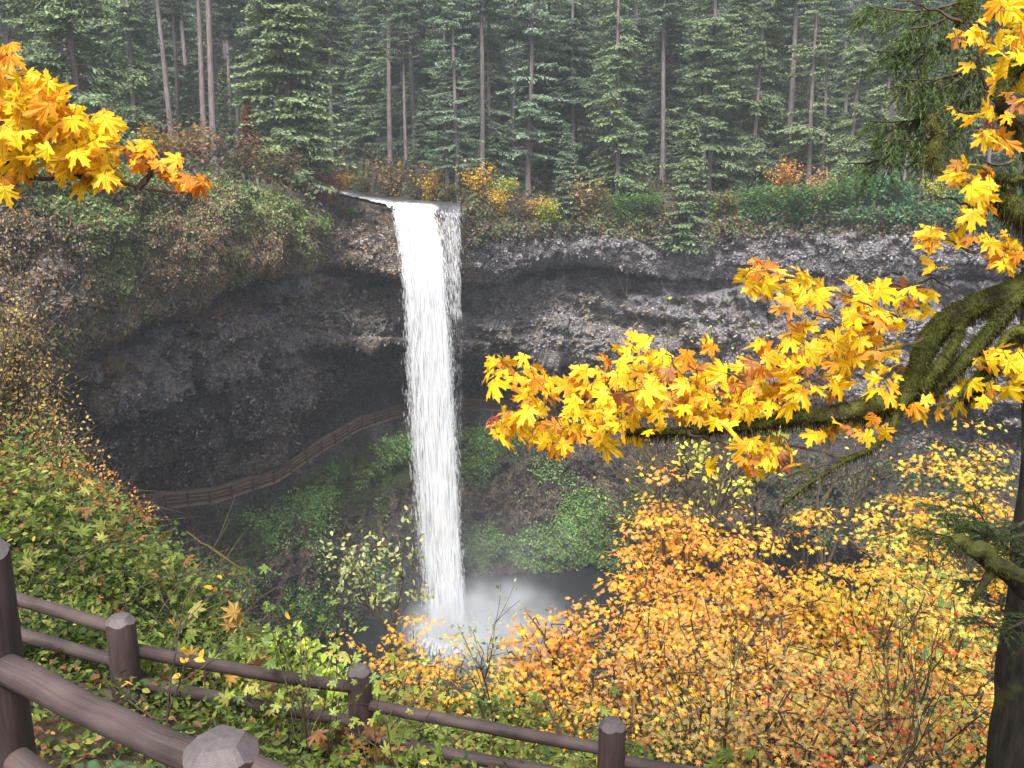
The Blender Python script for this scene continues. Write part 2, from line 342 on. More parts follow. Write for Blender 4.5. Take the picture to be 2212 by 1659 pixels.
# kinds of surface
q2 = D
nz = fbm(q2 * .16, 3, 21); nz2 = fbm(q2 * .5, 3, 22)
cap = sst(3.8, 4.3, VI) * (1 - sst(8.2, 9, VI)); left = 1 - sst(600, 760, PXg); right = sst(1000, 1060, PXg)
moss = cap * left * np.clip(.95 + .35 * nz, 0, 1) + cap * (1 - left) * np.clip(.25 + .5 * nz2 + .4 * (1 - right) + .5 * right * sst(6.2, 5, VI), 0, .9)
moss += inl * np.clip(.25 + 1.3 * fbm(q2 * .13, 3, 25), 0, .95) * (1 - .55 * right)
green = cap * left * np.clip(sst(6.6, 4.5, VI) * .8 + nz * .5, 0, 1) + (1 - sst(3.9, 4.2, VI))
below = sst(16.2, 16.8, VI); far = below * np.clip(.45 + 1.3 * nz + .5 * nz2 - .25 * sst(17.2, 18, VI) + .35 * sst(18.1, 18.5, VI) * right, 0, 1)
far *= (1 - .8 * sst(19.3, 19.9, VI))
vy = D[..., 1] * cp - D[..., 2] * sp; SY = 829.5 - FX * (D[..., 1] * sp + D[..., 2] * cp) / vy
pat = sum(np.exp(-(((PXg - a_) / c_) ** 2 + ((SY - b_) / d_) ** 2) ** 2) for a_, b_, c_, d_ in ((780, 1010, 130, 75), (690, 1040, 90, 50), (530, 1170, 60, 85), (650, 1330, 60, 60), (1130, 1180, 160, 45), (1060, 960, 70, 70), (1270, 1120, 60, 60), (860, 960, 60, 80)))
far = np.clip(far * .45 + below * pat * np.clip(1.1 + nz2 * .5, 0, 1.3), 0, 1)
green = green + far; moss = moss + below * .55
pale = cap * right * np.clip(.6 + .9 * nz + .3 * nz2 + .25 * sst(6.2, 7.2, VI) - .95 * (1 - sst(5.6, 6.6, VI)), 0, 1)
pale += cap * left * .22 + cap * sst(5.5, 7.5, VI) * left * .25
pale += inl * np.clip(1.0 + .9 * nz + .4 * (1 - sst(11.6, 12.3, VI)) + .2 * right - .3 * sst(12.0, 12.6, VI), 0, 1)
pale *= 1 - .55 * sst(12.4, 13.2, VI)  # alcove rock darkened: shade of the recess put into its colour
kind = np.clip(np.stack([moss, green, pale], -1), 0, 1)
def gridfaces(nr, nc):
    i = np.arange(nr - 1)[:, None] * nc; j = np.arange(nc - 1)[None]
    return np.stack([i + j, i + j + 1, i + nc + j + 1, i + nc + j], -1)
F = gridfaces(NR, NC)
rowsel = lambda lo, hi: np.where((vi >= lo) & (vi <= hi))[0]
def sub(lo, hi, name, mat, pxr=(-9999, 9999)):
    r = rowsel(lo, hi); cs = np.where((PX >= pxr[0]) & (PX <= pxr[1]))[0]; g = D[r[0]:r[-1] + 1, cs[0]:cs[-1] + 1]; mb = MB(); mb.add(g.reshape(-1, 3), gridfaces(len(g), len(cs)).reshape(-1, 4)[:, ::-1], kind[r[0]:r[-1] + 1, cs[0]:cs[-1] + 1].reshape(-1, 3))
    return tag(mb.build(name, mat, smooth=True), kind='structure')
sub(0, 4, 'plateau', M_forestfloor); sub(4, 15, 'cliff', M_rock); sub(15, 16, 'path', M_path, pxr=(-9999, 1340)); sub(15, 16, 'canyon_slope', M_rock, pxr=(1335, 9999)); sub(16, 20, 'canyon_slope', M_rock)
def pz(px, Y):
    """height of the plateau at column px, depth Y"""
    c = int(np.argmin(np.abs(PX - px))); r = rowsel(0, 4); return float(np.interp(Y, D[r, c, 1][::-1], D[r, c, 2][::-1]))
def top(px, Y):
    z = pz(px, Y); return np.array([(px - 1106) / FX * Y / (cp + sp * .22), Y, z]) if False else np.array([colx_rim(px, Y), Y, z])
def colx_rim(px, Y):
    c = int(np.argmin(np.abs(PX - px))); return Prim[c, 0] / Prim[c, 1] * Y

# ------------------------------------------------------------------ pool, river, waterfall
def watermat(name, col, rough=.12, foam=False):
    m, n, N, L = newmat(name); tc = N('TexCoord')
    ns = N('TexNoise', i_Scale=1.2, i_Detail=5.0); L(tc.outputs['Object'], ns.inputs['Vector'])
    p = N('BsdfPrincipled', i_Roughness=rough); b = N('Bump', i_Strength=.35, i_Distance=.2); L(ns.outputs[0], b.inputs['Height']); L(b.outputs[0], p.inputs['Normal'])
    if foam:
        at_ = N('Attribute', attribute_name='tint'); mp = N('Mapping'); mp.inputs['Scale'].default_value = (2.5, .5, 1); mp.inputs['Rotation'].default_value = (0, 0, R(-12)); L(tc.outputs['Object'], mp.inputs[0])
        n2 = N('TexNoise', i_Scale=1.3, i_Detail=5.0, i_Roughness=.7); L(mp.outputs[0], n2.inputs['Vector'])
        su = N('Math', operation='ADD'); L(n2.outputs[0], su.inputs[0]); L(at_.outputs['Fac'], su.inputs[1])
        rp = N('ValToRGB'); rp.color_ramp.elements[0].position = .72; rp.color_ramp.elements[1].position = .95; L(su.outputs[0], rp.inputs[0])
        mx = N('Mix', data_type='RGBA'); L(rp.outputs[0], mx.inputs[0]); mx.inputs[6].default_value = (*col, 1); mx.inputs[7].default_value = (.85, .87, .9, 1); L(mx.outputs[2], p.inputs['Base Color'])
    else: p.inputs['Base Color'].default_value = (*col, 1)
    o = N('OutputMaterial'); L(p.outputs[0], o.inputs[0]); return m
n_ = 90; xs, ys = np.meshgrid(np.linspace(-60, 75, n_), np.linspace(55, 135, n_))
BASE = atz(np.array(985.), np.array(1375.), POOL)
dd = np.hypot(xs - BASE[0], ys - BASE[1]); fo = np.clip(.62 - dd * .07, -.4, .6)
mb = MB(); mb.add(np.stack([xs, ys, np.full_like(xs, POOL + .3)], -1).reshape(-1, 3), gridfaces(n_, n_).reshape(-1, 4), np.repeat(fo.reshape(-1, 1), 3, 1))
tag(mb.build('plunge_pool_water', watermat('pool_water', (.012, .016, .018), .15, True)), kind='structure')
rpx = np.linspace(722, 996, 46); rg = np.random.default_rng(8)
fYr = np.interp(rpx, *NEAR) + rg.normal(0, .12, 46); bY_ = np.interp(rpx, *FAR); tr = np.array([0, .02, .06, .12, .2, .3, .4, .5, .6, .7, .85, 1.])
c_ = np.array([int(np.argmin(np.abs(PX - x_))) for x_ in rpx]); hx = Prim[c_, 0] / Prim[c_, 1]; lipw = sst(830, 850, rpx)
g = []
for t_ in tr:
    Yr = fYr + (bY_ - fYr) * t_; z_ = -4.9 - lipw * np.interp(t_, [0, .02, .06, .12], [.65, .3, .1, 0]) * (1 + .7 * sst(900, 990, rpx)) + .05 * rg.normal(0, 1, 46) * (t_ < .3)
    g.append(np.stack([hx * Yr, Yr, z_], -1))
g = np.array(g); foam = np.interp(np.linspace(0, 1, 12), [0, .25, .5, 1], [.72, .55, .28, .05])[:, None] * np.interp(rpx, [722, 790, 930, 950, 1003], [.85, 1.0, 1.0, .15, -.2])[None]
mb = MB(); mb.add(g.reshape(-1, 3), gridfaces(12, 46).reshape(-1, 4), np.repeat(foam.reshape(-1, 1), 3, 1))
tag(mb.build('river_water', watermat('river_water', (.07, .07, .08), .35, True)), kind='structure')

def whitewater():
    m, n, N, L = newmat('white_water')
    at_ = N('Attribute', attribute_name='tint')
    p = N('BsdfDiffuse'); L(at_.outputs['Color'], p.inputs[0]); t = N('BsdfTranslucent'); L(at_.outputs['Color'], t.inputs[0])
    ms = N('MixShader'); ms.inputs[0].default_value = .4; L(p.outputs[0], ms.inputs[1]); L(t.outputs[0], ms.inputs[2])
    o = N('OutputMaterial'); L(ms.outputs[0], o.inputs[0]); return m
M_white = whitewater()
rng = np.random.default_rng(5)
# path of the fall in (x, y, z): left and right edge traced at matching heights
fy = np.array([443, 470, 520, 600, 700, 800, 900, 1000, 1100, 1200, 1300, 1385.])
fl = np.array([846, 856, 866, 876, 884, 889, 895, 903, 911, 920, 931, 942.]); fr = np.array([940, 944, 953, 962, 971, 977, 981, 986, 991, 996, 1003, 1008.])
fY = np.interp(fy, [443, 470, 600, 1385], [110.0, 107.8, 105.6, 103.6])
def fpt(s_, t_):
    """s 0..1 down the fall, t 0..1 across"""
    y = np.interp(s_, np.linspace(0, 1, len(fy)) ** 1.0, fy); y = y + 13 * t_ * np.exp(-s_ * 22); x = np.interp(y, fy, fl) * (1 - t_) + np.interp(y, fy, fr) * t_
    return at(x, y, np.interp(y, fy, fY))
wf = thing('waterfall', BASE, 'tall white waterfall plunging from the forest edge into the misty pool', 'waterfall')
# solid core: closed lens shaped sheet
ns_, nt_ = 240, 26
ss = np.linspace(0, 1, ns_); th = np.linspace(0, 2 * math.pi, nt_, endpoint=False)
S, TH = np.meshgrid(ss, th, indexing='ij')
wid = .37 - .05 * sst(.1, .9, S)
Tt = .52 + wid * np.cos(TH) + .05 * fbm(np.stack([S * 14, np.cos(TH), np.sin(TH)], -1), 3, 3)
P = fpt(S, Tt); P[..., 1] += 1.0 * np.sin(TH) * sst(0, .08, S) + .2
st_ = fbm(np.stack([P[..., 0] * 2.6, S * 12, TH], -1), 4, 15)
P[..., 1] += .3 * st_
F2 = gridfaces(ns_, nt_ + 1); ii = np.arange(ns_ - 1)[:, None] * nt_; jj = np.arange(nt_)[None]
F2 = np.stack([ii + jj, ii + (jj + 1) % nt_, ii + nt_ + (jj + 1) % nt_, ii + nt_ + jj], -1).reshape(-1, 4)
mb = MB(); mb.add(P.reshape(-1, 3), F2, np.repeat((.70 + .12 * np.clip(st_, -1, 1)).reshape(-1, 1), 3, 1) * [.97, .98, 1.0]); mb.build('water_core', M_white, wf, smooth=True, rel=BASE)
dia = np.array([[0, 0, 0], [.35, .5, .08], [1, 0, 0], [.35, -.5, -.08]]); diaf = [[0, 1, 2, 3]]
def strands(n, s0, s1, tf, len_, wd, ysp, tone):
    s_ = rng.uniform(s0, s1, n); t_ = tf(s_, n); a_ = fpt(s_, t_); b_ = fpt(np.clip(s_ + .02, 0, 1.02), t_ + rng.normal(0, .012, n))
    P_ = a_ + np.stack([rng.normal(0, .12, n), rng.normal(0, ysp, n) * sst(0, .1, s_), rng.normal(0, .2, n)], -1)
    T_ = b_ - a_ + 1e-4; T_[:, 2] -= .02; Nn_ = np.stack([rng.normal(0, .22, n), -np.ones(n), rng.normal(0, .15, n) + .35], -1)
    L_ = len_ * rng.uniform(.4, 1.6, n) * (.35 + .65 * sst(0, .2, s_)); W_ = wd * rng.uniform(.4, 1.5, n)
    c = np.clip(tone + rng.normal(0, .035, n), 0, .95)
    return P_, T_, Nn_, np.stack([L_, W_, W_], -1), c[:, None] * np.array([[.94, .965, 1.0]])
mb = MB()
tf = lambda s_, n: .52 + (.25 + .03 * s_) * rng.normal(0, 1, n).clip(-1.7, 1.4)
mb.inst(dia, diaf, *strands(12000, .0, .99, tf, 3.2, .06, .6, .84))
tf = lambda s_, n: -.05 - np.abs(rng.normal(0, .10, n)) * (.5 + s_) + .14
mb.inst(dia, diaf, *strands(7000, .04, .98, tf, .8, .028, .6, .78))
tf = lambda s_, n: 0.94 + np.abs(rng.normal(0, .05, n))
mb.inst(dia, diaf, *strands(2500, .08, .98, tf, .6, .024, .4, .8))
mb.build('water_strands', M_white, wf, rel=BASE)
mb = MB()
tf = lambda s_, n: 1.04 + (np.round(rng.uniform(0, 1, n) ** .8 * 6) / 6 + rng.normal(0, .016, n)) * (.58 - .25 * s_ * 2) * np.clip(1 - s_ * 1.1, .3, 1)
mb.inst(dia, diaf, *strands(900, .0, .34, tf, 1.2, .026, .3, .75))
tf = lambda s_, n: 1.02 + rng.uniform(0, .5, n) * np.clip(1 - s_ * 1.2, .15, 1)
mb.inst(dia, diaf, *strands(500, .05, .7, tf, .9, .012, .5, .6))
mb.build('side_veil', M_white, wf, rel=BASE)
# splash at the foot
n = 3200; an = rng.uniform(0, 2 * math.pi, n); rr = np.abs(rng.normal(0, 2.6, n)); hh = np.abs(rng.normal(0, 1.1, n)) * np.exp(-rr / 6)
P_ = BASE + np.stack([np.cos(an) * rr * 1.5 + 1.5, np.sin(an) * rr, hh], -1)
T_ = np.stack([np.cos(an), np.sin(an), rng.normal(.8, .5, n)], -1)
mb = MB(); mb.inst(dia, diaf, P_, T_, rng.normal(0, 1, (n, 3)), np.stack([rng.uniform(.12, .4, n), rng.uniform(.02, .06, n), np.ones(n) * .05], -1), np.full((n, 3), .85))
mb.build('splash', M_white, wf, rel=BASE)

# mist round the foot of the fall (a real volume)
def mist(name, loc, scl, dens, nsc=.25):
    import bmesh
    bm = bmesh.new(); bmesh.ops.create_icosphere(bm, subdivisions=4, radius=1); me = bpy.data.meshes.new(name); bm.to_mesh(me); bm.free()
    o = bpy.data.objects.new(name, me); sc.collection.objects.link(o); o.location = loc; o.scale = scl
    m, nn, N, L = newmat(name); tc = N('TexCoord'); ln = N('VectorMath', operation='LENGTH'); L(tc.outputs['Object'], ln.inputs[0])
    r = N('MapRange', interpolation_type='SMOOTHSTEP'); r.inputs[1].default_value = 1; r.inputs[2].default_value = .05; r.inputs[3].default_value = 0; r.inputs[4].default_value = 1; L(ln.outputs['Value'], r.inputs[0])
    g_ = N('NewGeometry'); ns = N('TexNoise', i_Scale=nsc, i_Detail=2.0); L(g_.outputs['Position'], ns.inputs['Vector'])
    r2 = N('MapRange'); r2.inputs[1].default_value = .35; r2.inputs[2].default_value = .7; L(ns.outputs[0], r2.inputs[0])
    mu = N('Math', operation='MULTIPLY'); L(r.outputs[0], mu.inputs[0]); L(r2.outputs[0], mu.inputs[1])
    m2 = N('Math', operation='MULTIPLY'); L(mu.outputs[0], m2.inputs[0]); m2.inputs[1].default_value = dens
    v = N('VolumePrincipled'); v.inputs['Color'].default_value = (.9, .93, 1, 1); L(m2.outputs[0], v.inputs['Density'])
    ou = N('OutputMaterial'); L(v.outputs[0], ou.inputs['Volume']); me.materials.append(m)
    return tag(o, 'pale drifting mist around the foot of the waterfall', 'mist', kind='stuff')
mist('mist', (BASE[0] + 4, BASE[1] - 3.5, POOL + 2), (12, 9, 7.5), .75, .3)
mist('mist', (BASE[0] + 1, BASE[1] + 1, POOL + 6), (20, 14, 15), .022)

# ------------------------------------------------------------------ conifers
needle = np.array([[0, 0, 0], [.5, .5, -.06], [1, 0, -.1], [.5, -.5, -.06]])
def conifer(H, zb, Rr, nb, seed, droop=.25, gap=0, stubs=14, shape=.7, rt=.36, fine=1.0):
    r = np.random.default_rng(seed); mt = MB(); k = 24; zz = np.linspace(-1, H, k)
    sway = np.stack([.25 * np.sin(zz * .13 + seed), .2 * np.sin(zz * .1 + 2 * seed), zz], -1); sway[:2, :2] = sway[2, :2]
    rad = rt * (1 - np.clip(zz, 0, H) / H) ** .8 + .03; rad[:2] *= 1.3; mt.tube(sway, rad, 8)
    cp_, ct, cn, cs, cc = [], [], [], [], []
    zs = zb + (H - zb) * r.uniform(0, 1, nb) ** .92; azs = r.uniform(0, 2 * math.pi, nb)
    for z, az in zip(zs, azs):
        f = (z - zb) / (H - zb)
        if gap and vnoise(np.array([z * .35, az * .9, seed * 3.1])) < gap: continue
        L_ = Rr * max(.08, (1 - f)) ** shape * r.uniform(.6, 1.12)
        o = np.array([np.interp(z, zz, sway[:, 0]), np.interp(z, zz, sway[:, 1]), z]); d = np.array([math.cos(az), math.sin(az), 0.]); sd_ = np.array([-d[1], d[0], 0])
        s_ = np.linspace(0, 1, 6); dz = .10 * L_ * s_ - (droop + r.uniform(-.1, .15)) * L_ * s_ ** 1.6 + .1 * L_ * s_ ** 4
        pts = o + d * (L_ * s_)[:, None] + np.array([0, 0, 1.]) * dz[:, None] + sd_ * (r.normal(0, .06) * L_ * s_ ** 2)[:, None]
        mt.tube(pts, np.linspace(.05, .012, 6) * (L_ / 4 + .3), 3, cap=False)
        n1 = max(4, int(L_ * 3.6 * fine)); u = np.linspace(.12, 1, n1)
        bp = np.stack([np.interp(u, s_, pts[:, i]) for i in range(3)], -1)
        for sg in (-1, 1):
            tl = (.42 * L_ * (1 - u * .82) + .25) * r.uniform(.6, 1.1, n1)
            td = unit(d * .75 + sd_ * sg * .8 + np.stack([r.normal(0, .12, n1), r.normal(0, .12, n1), r.uniform(-.45, -.05, n1)], -1))
            for j in range(4):
                ln = .28; w0 = (j + .3) / 4; ok = tl > w0 * .5
                m_ = ok.sum()
                if not m_: continue
                p = bp[ok] + td[ok] * (tl[ok] * w0)[:, None] + r.normal(0, .05, (m_, 3))
                cp_.append(p); ct.append(td[ok] + r.normal(0, .25, (m_, 3)) + [0, 0, -.12]); cn.append(np.array([0, 0, 1.]) + r.normal(0, .45, (m_, 3)))
                cs.append(np.stack([np.maximum(.34, tl[ok] * .38) * r.uniform(.7, 1.4, m_), r.uniform(.14, .30, m_), np.ones(m_) * .3], -1))
                b = r.uniform(.6, 1.3) ; cc.append(np.full((m_, 3), b) * np.array([1, 1, .95]) * r.uniform(.75, 1.2, (m_, 1)))
    for _ in range(stubs):
        z = r.uniform(2, max(zb, 8)); az = r.uniform(0, 6.28); L_ = r.uniform(.6, 2.6); d = np.array([math.cos(az), math.sin(az), 0])
        o = np.array([np.interp(z, zz, sway[:, 0]), np.interp(z, zz, sway[:, 1]), z]); s_ = np.linspace(0, 1, 4)
        mt.tube(o + d * (L_ * s_)[:, None] + np.array([0, 0, -.25])[None] * (L_ * s_ ** 2)[:, None], np.linspace(.04, .012, 4), 3, cap=False)
    mc = MB(); mc.inst(needle, diaf, np.vstack(cp_), np.vstack(ct), np.vstack(cn), np.vstack(cs), np.vstack(cc))
    return mt, mc
protos = {}
def mkproto(key, name, *a_, **k_):
    t, c = conifer(*a_, **k_); root = thing(name, (0, 0, 0), 'x', 'tree')
    t.build('trunk', M_trunk, root, smooth=True); c.build('crown', M_needle, root); protos[key] = [root, False]
mkproto('full', 'spruce_tree', 36, .8, 5.2, 520, 3, droop=.32, stubs=0, shape=.75)
mkproto('wide', 'conifer_tree', 38, 2.5, 6.5, 300, 8, droop=.28, gap=-.25, shape=.6)
mkproto('mid', 'conifer_tree', 38, 5, 5.0, 230, 12, droop=.3, gap=-.15, shape=.55)
mkproto('sparse', 'conifer_tree', 40, 5, 4.2, 130, 21, droop=.22, gap=.0, shape=.5, stubs=26)
mkproto('bare', 'bare_trunk_conifer', 40, 22, 4.4, 120, 33, droop=.25, shape=.5, stubs=34, rt=.38)
mkproto('small', 'young_conifer', 14, .4, 3.0, 200, 41, droop=.28, stubs=0, shape=.8, rt=.16)
mkproto('lacy', 'hemlock_tree', 30, 1.5, 5.0, 330, 52, droop=.42, gap=-.2, shape=.7)
GREEN = {'blue': (.165, .235, .165), 'dark': (.12, .175, .11), 'mid': (.17, .235, .125), 'light': (.215, .29, .145), 'rust': (.22, .09, .04)}
trng = random.Random(4)
def put(key, px, Y, col, label, scale=1, rot=None, group=None, sink=.3, lean=0, cat='tree'):
    root, used = protos[key]
    o = root if not used else copy_tree(root); protos[key][1] = True
    p = top(px, Y); p[2] -= sink; o.location = p; s_ = scale; o.scale = (s_, s_, s_ * trng.uniform(.95, 1.08))
    o.rotation_euler = (0, R(lean), trng.uniform(0, 6.28) if rot is None else rot)
    o['label'] = label; o['category'] = cat
    if group: o['group'] = group
    g_ = GREEN[col]; k = trng.uniform(.85, 1.15)
    for c in o.children: c.color = (g_[0] * k, g_[1] * k, g_[2] * k, 1)
    return o
FR = 'conifers along the forest edge above the cliff'
T = [('lacy', 560, 122, 'blue', 'feathery conifer just left behind the big spruce', .9),
 ('wide', 690, 132, 'dark', 'layered conifer right behind the big spruce', .9),
 ('lacy', 1060, 134, 'blue', 'soft conifer between the close pair and the mossy limbed fir', .95),
 ('wide', 1180, 140, 'mid', 'broad conifer behind the mossy limbed fir', 1.0),
 ('full', 1580, 136, 'mid', 'full conifer between the tall layered one and the feathery one', .9),
 ('lacy', 1900, 132, 'light', 'soft pale conifer behind the slender trunks over the ivy bank', .9),
 ('wide', 230, 132, 'mid', 'conifer filling the gap right of the dark left trunk', .9),
 ('lacy', 110, 112, 'mid', 'conifer between the frame edge and the dark left trunk', .95),
 ('wide', 178, 84, 'mid', 'dark trunked conifer with drooping boughs behind the left maple leaves', .9),
 ('lacy', 40, 100, 'mid', 'broad conifer above the upper left yellow leaves at the frame edge', 1.0),
 ('bare', 371, 118, 'dark', 'grey conifer trunk rising left of the two pale bare trunks', .95),
 ('bare', 395, 128, 'dark', 'thin dim trunk just right of the left grey trunk', .8),
 ('bare', 452, 116, 'dark', 'left one of the two pale bare trunks at the cliff top', .95),
 ('bare', 472, 112, 'dark', 'right and thicker one of the two pale bare trunks at the cliff top', 1.05),
 ('bare', 521, 126, 'dark', 'slender straight trunk left of the big blue-green spruce', .75),
 ('full', 630, 108, 'light', 'big blue-green spruce with foliage to the ground left of the waterfall', 1.25),
 ('bare', 724, 128, 'dark', 'bare trunk touching the right edge of the big spruce', .85),
 ('small', 768, 178, 'dark', 'small dark conifer beyond the river left of the fall', 1.1),
 ('bare', 800, 172, 'dark', 'thick dim trunk deep above the waterfall crest', 1.3),
 ('bare', 850, 146, 'dark', 'pale trunk leaning slightly, above the waterfall crest', 1.05),
 ('bare', 882, 139, 'dark', 'thin pale trunk right of the leaning trunk above the crest', .7),
 ('sparse', 968, 121, 'blue', 'left conifer of the close pair standing right above the fall', .85),
 ('sparse', 984, 119.5, 'blue', 'right conifer of the close pair standing right above the fall', .8),
 ('bare', 1042, 128, 'dark', 'tall brown trunk right of the close conifer pair', .95),
 ('bare', 1108, 136, 'dark', 'dim trunk left of the mossy limbed fir', .9),
 ('mid', 1143, 127, 'blue', 'tall fir with mossy yellow limbs behind the yellow bush', 1.0),
 ('wide', 1235, 133, 'dark', 'layered conifer right of the mossy limbed fir', .9),
 ('lacy', 1330, 127, 'mid', 'bushy green hemlock in the middle of the forest edge', 1.05),
 ('bare', 1425, 140, 'dark', 'dim brown trunk right of the bushy middle hemlock', 1.0),
 ('small', 1490, 118.6, 'mid', 'low conifer hanging over the grey cliff edge', 1.15),
 ('wide', 1525, 127, 'mid', 'tall layered conifer behind the low overhanging conifer', .95),
 ('lacy', 1620, 128, 'mid', 'feathery conifer right of the tall layered conifer', .9),
 ('bare', 1690, 138, 'dark', 'thick brown trunk high above the right cliff', 1.15),
 ('mid', 1740, 124, 'light', 'light green conifer over the pale right cliff', .85),
 ('lacy', 1830, 124, 'light', 'pale green hemlock left of the dark hanging bough', .85),
 ('bare', 1765, 134, 'dark', 'slim trunk between the two pale green conifers', .7),
 ('bare', 1905, 118, 'dark', 'slender trunk over the ivy bank, left of the speckled trunk', .6),
 ('bare', 1946, 114, 'dark', 'speckled pale slender trunk over the ivy bank', .6),
 ('bare', 1990, 120, 'dark', 'slim trunk right of the speckled pale trunk', .6),
 ('bare', 2120, 112, 'dark', 'trunk behind the orange leaves at the right frame edge', .6),
 ('mid', 2060, 134, 'light', 'green conifer behind the hanging mossy stub', .9),
 ('wide', 2190, 128, 'mid', 'conifer behind the maple leaves at the upper right corner', .9),
 ('lacy', 300, 120, 'mid', 'drooping conifer between the dark left trunk and the grey trunk', .95),
 ('full', 1440, 150, 'dark', 'dark full conifer filling the gap right of the middle hemlock', .95),
 ('small', 545, 104, 'rust', 'small rusty conifer at the foot of the big spruce', .62),
 ('lacy', 920, 150, 'dark', 'dark conifer behind the waterfall crest trunks', .9),
 ('small', 1220, 122, 'dark', 'low dark conifer behind the tan bush above the grey cliff', .75)]
for k, px, Y, c, lb, s_ in T:
    o = put(k, px, Y, c, lb, s_)
    if px == 1490: o.location.z -= 4.2
g1 = 'dim conifers deep in the forest'
i = 0
for Y, step in ((148, 92), (165, 74), (182, 66), (200, 60), (225, 70), (255, 62), (285, 44)):
    px = -160 + trng.uniform(0, 40)
    while px < 2400:
        p_ = px + trng.uniform(-28, 28); Yj = Y + trng.uniform(-7, 7)
        P0 = top(p_, Yj)
        if driver(np.array([P0[0]]), np.array([P0[1]]))[0] > 7:
            put(trng.choice(['bare', 'bare', 'mid', 'wide', 'full', 'sparse'] if Y < 160 else ['mid', 'full', 'wide', 'lacy', 'full']), p_, Yj, trng.choice(['dark', 'dark', 'mid', 'blue']), 'dim hazy conifer deep in the forest behind the front row of trees', trng.uniform(.85, 1.1) * (1 if Y < 190 else 1.35 if Y < 270 else 1.75), group=g1)
        px += step
for Y, s0 in ((136, 70),):
    for px in np.arange(-60, 2300, s0):
        P0 = top(px, Y)
        if driver(np.array([P0[0]]), np.array([P0[1]]))[0] > 7:
            put('small', px + trng.uniform(-20, 20), Y + trng.uniform(-8, 10), trng.choice(['dark', 'dark', 'mid']), 'small dark understorey conifer beneath the tall forest trunks', trng.uniform(.5, 1.0), group='small understorey conifers')

# ------------------------------------------------------------------ bushes on the rim
oval = np.array([[0, 0, 0], [.3, .28, .05], [.7, .22, .03], [1, 0, -.08], [.7, -.22, .03], [.3, -.28, .05]]); ovf = [[0, 1, 2, 3], [0, 3, 4, 5]]
def bushmesh(seed, n, stems, rad=1.5, h=2.6, twiggy=False):
    r = np.random.default_rng(seed); ms, ml = MB(), MB(); tips = []
    for _ in range(stems):
        az = r.uniform(0, 6.28); sp2 = r.uniform(.3, 1) * rad; hh_ = h * r.uniform(.6, 1.0); s_ = np.linspace(0, 1, 5)
        p = np.stack([np.cos(az) * sp2 * s_ ** 1.2, np.sin(az) * sp2 * s_ ** 1.2, -.3 + (hh_ + .3) * s_ ** .85], -1) + r.normal(0, .05, (5, 3)); ms.tube(p, np.linspace(.035, .01, 5), 3, cap=False)
        for q_ in range(6):
            k = r.integers(1, 5); d = unit(r.normal(0, 1, 3) + [0, 0, .5]) * r.uniform(.3, .8) * rad * .6
            e_ = p[k] + d; ms.tube(np.array([p[k], p[k] + d * .5 + r.normal(0, .04, 3), e_]), [.014, .01, .006], 3, cap=False); tips.append(e_)
        tips.append(p[-1])
    tips = np.array(tips); c = tips[r.integers(0, len(tips), n)]; P_ = c + r.normal(0, .24, (n, 3)) * rad / 1.5; P_[:, 2] = np.maximum(P_[:, 2], .02)
    C_ = np.ones((n, 3)) * r.uniform(.55, 1.4, (n, 1)); hue = r.normal(0, .12, n); C_[:, 0] *= 1 + hue; C_[:, 1] *= 1 - hue * .3
    ml.inst(oval, ovf, P_, r.normal(0, 1, (n, 3)) * [1, 1, .5], np.array([0, 0, 1.]) + r.normal(0, .6, (n, 3)), r.uniform(.14, .3, n), C_)
    return ms, ml
bproto = []
for k, (n, st2) in enumerate(((1300, 9), (900, 12), (420, 22))):
    ms, ml = bushmesh(60 + k, n, st2); root = thing('shrub', (0, 0, 0), 'x', 'shrub'); ms.build('stems', M_twig, root); ml.build('foliage', M_bush, root); bproto.append([root, False])
def putb(k, p, col, scale, label, rot=None, group=None):
    root, used = bproto[k]; o = root if not used else copy_tree(root); bproto[k][1] = True
    o.location = p; o.scale = (scale, scale, scale * trng.uniform(.8, 1.1)); o.rotation_euler = (0, 0, trng.uniform(0, 6.28))
    o['label'] = label; o['category'] = 'shrub'
    if group: o['group'] = group
    for c in o.children: c.color = (col[0] * 1.35, col[1] * 1.35, col[2] * 1.35, 1)
YEL, OLV, GRN, TAN, RUST, LIME, BRN = (.42, .27, .04), (.13, .13, .04), (.07, .14, .035), (.28, .18, .08), (.26, .08, .03), (.28, .30, .05), (.10, .07, .045)
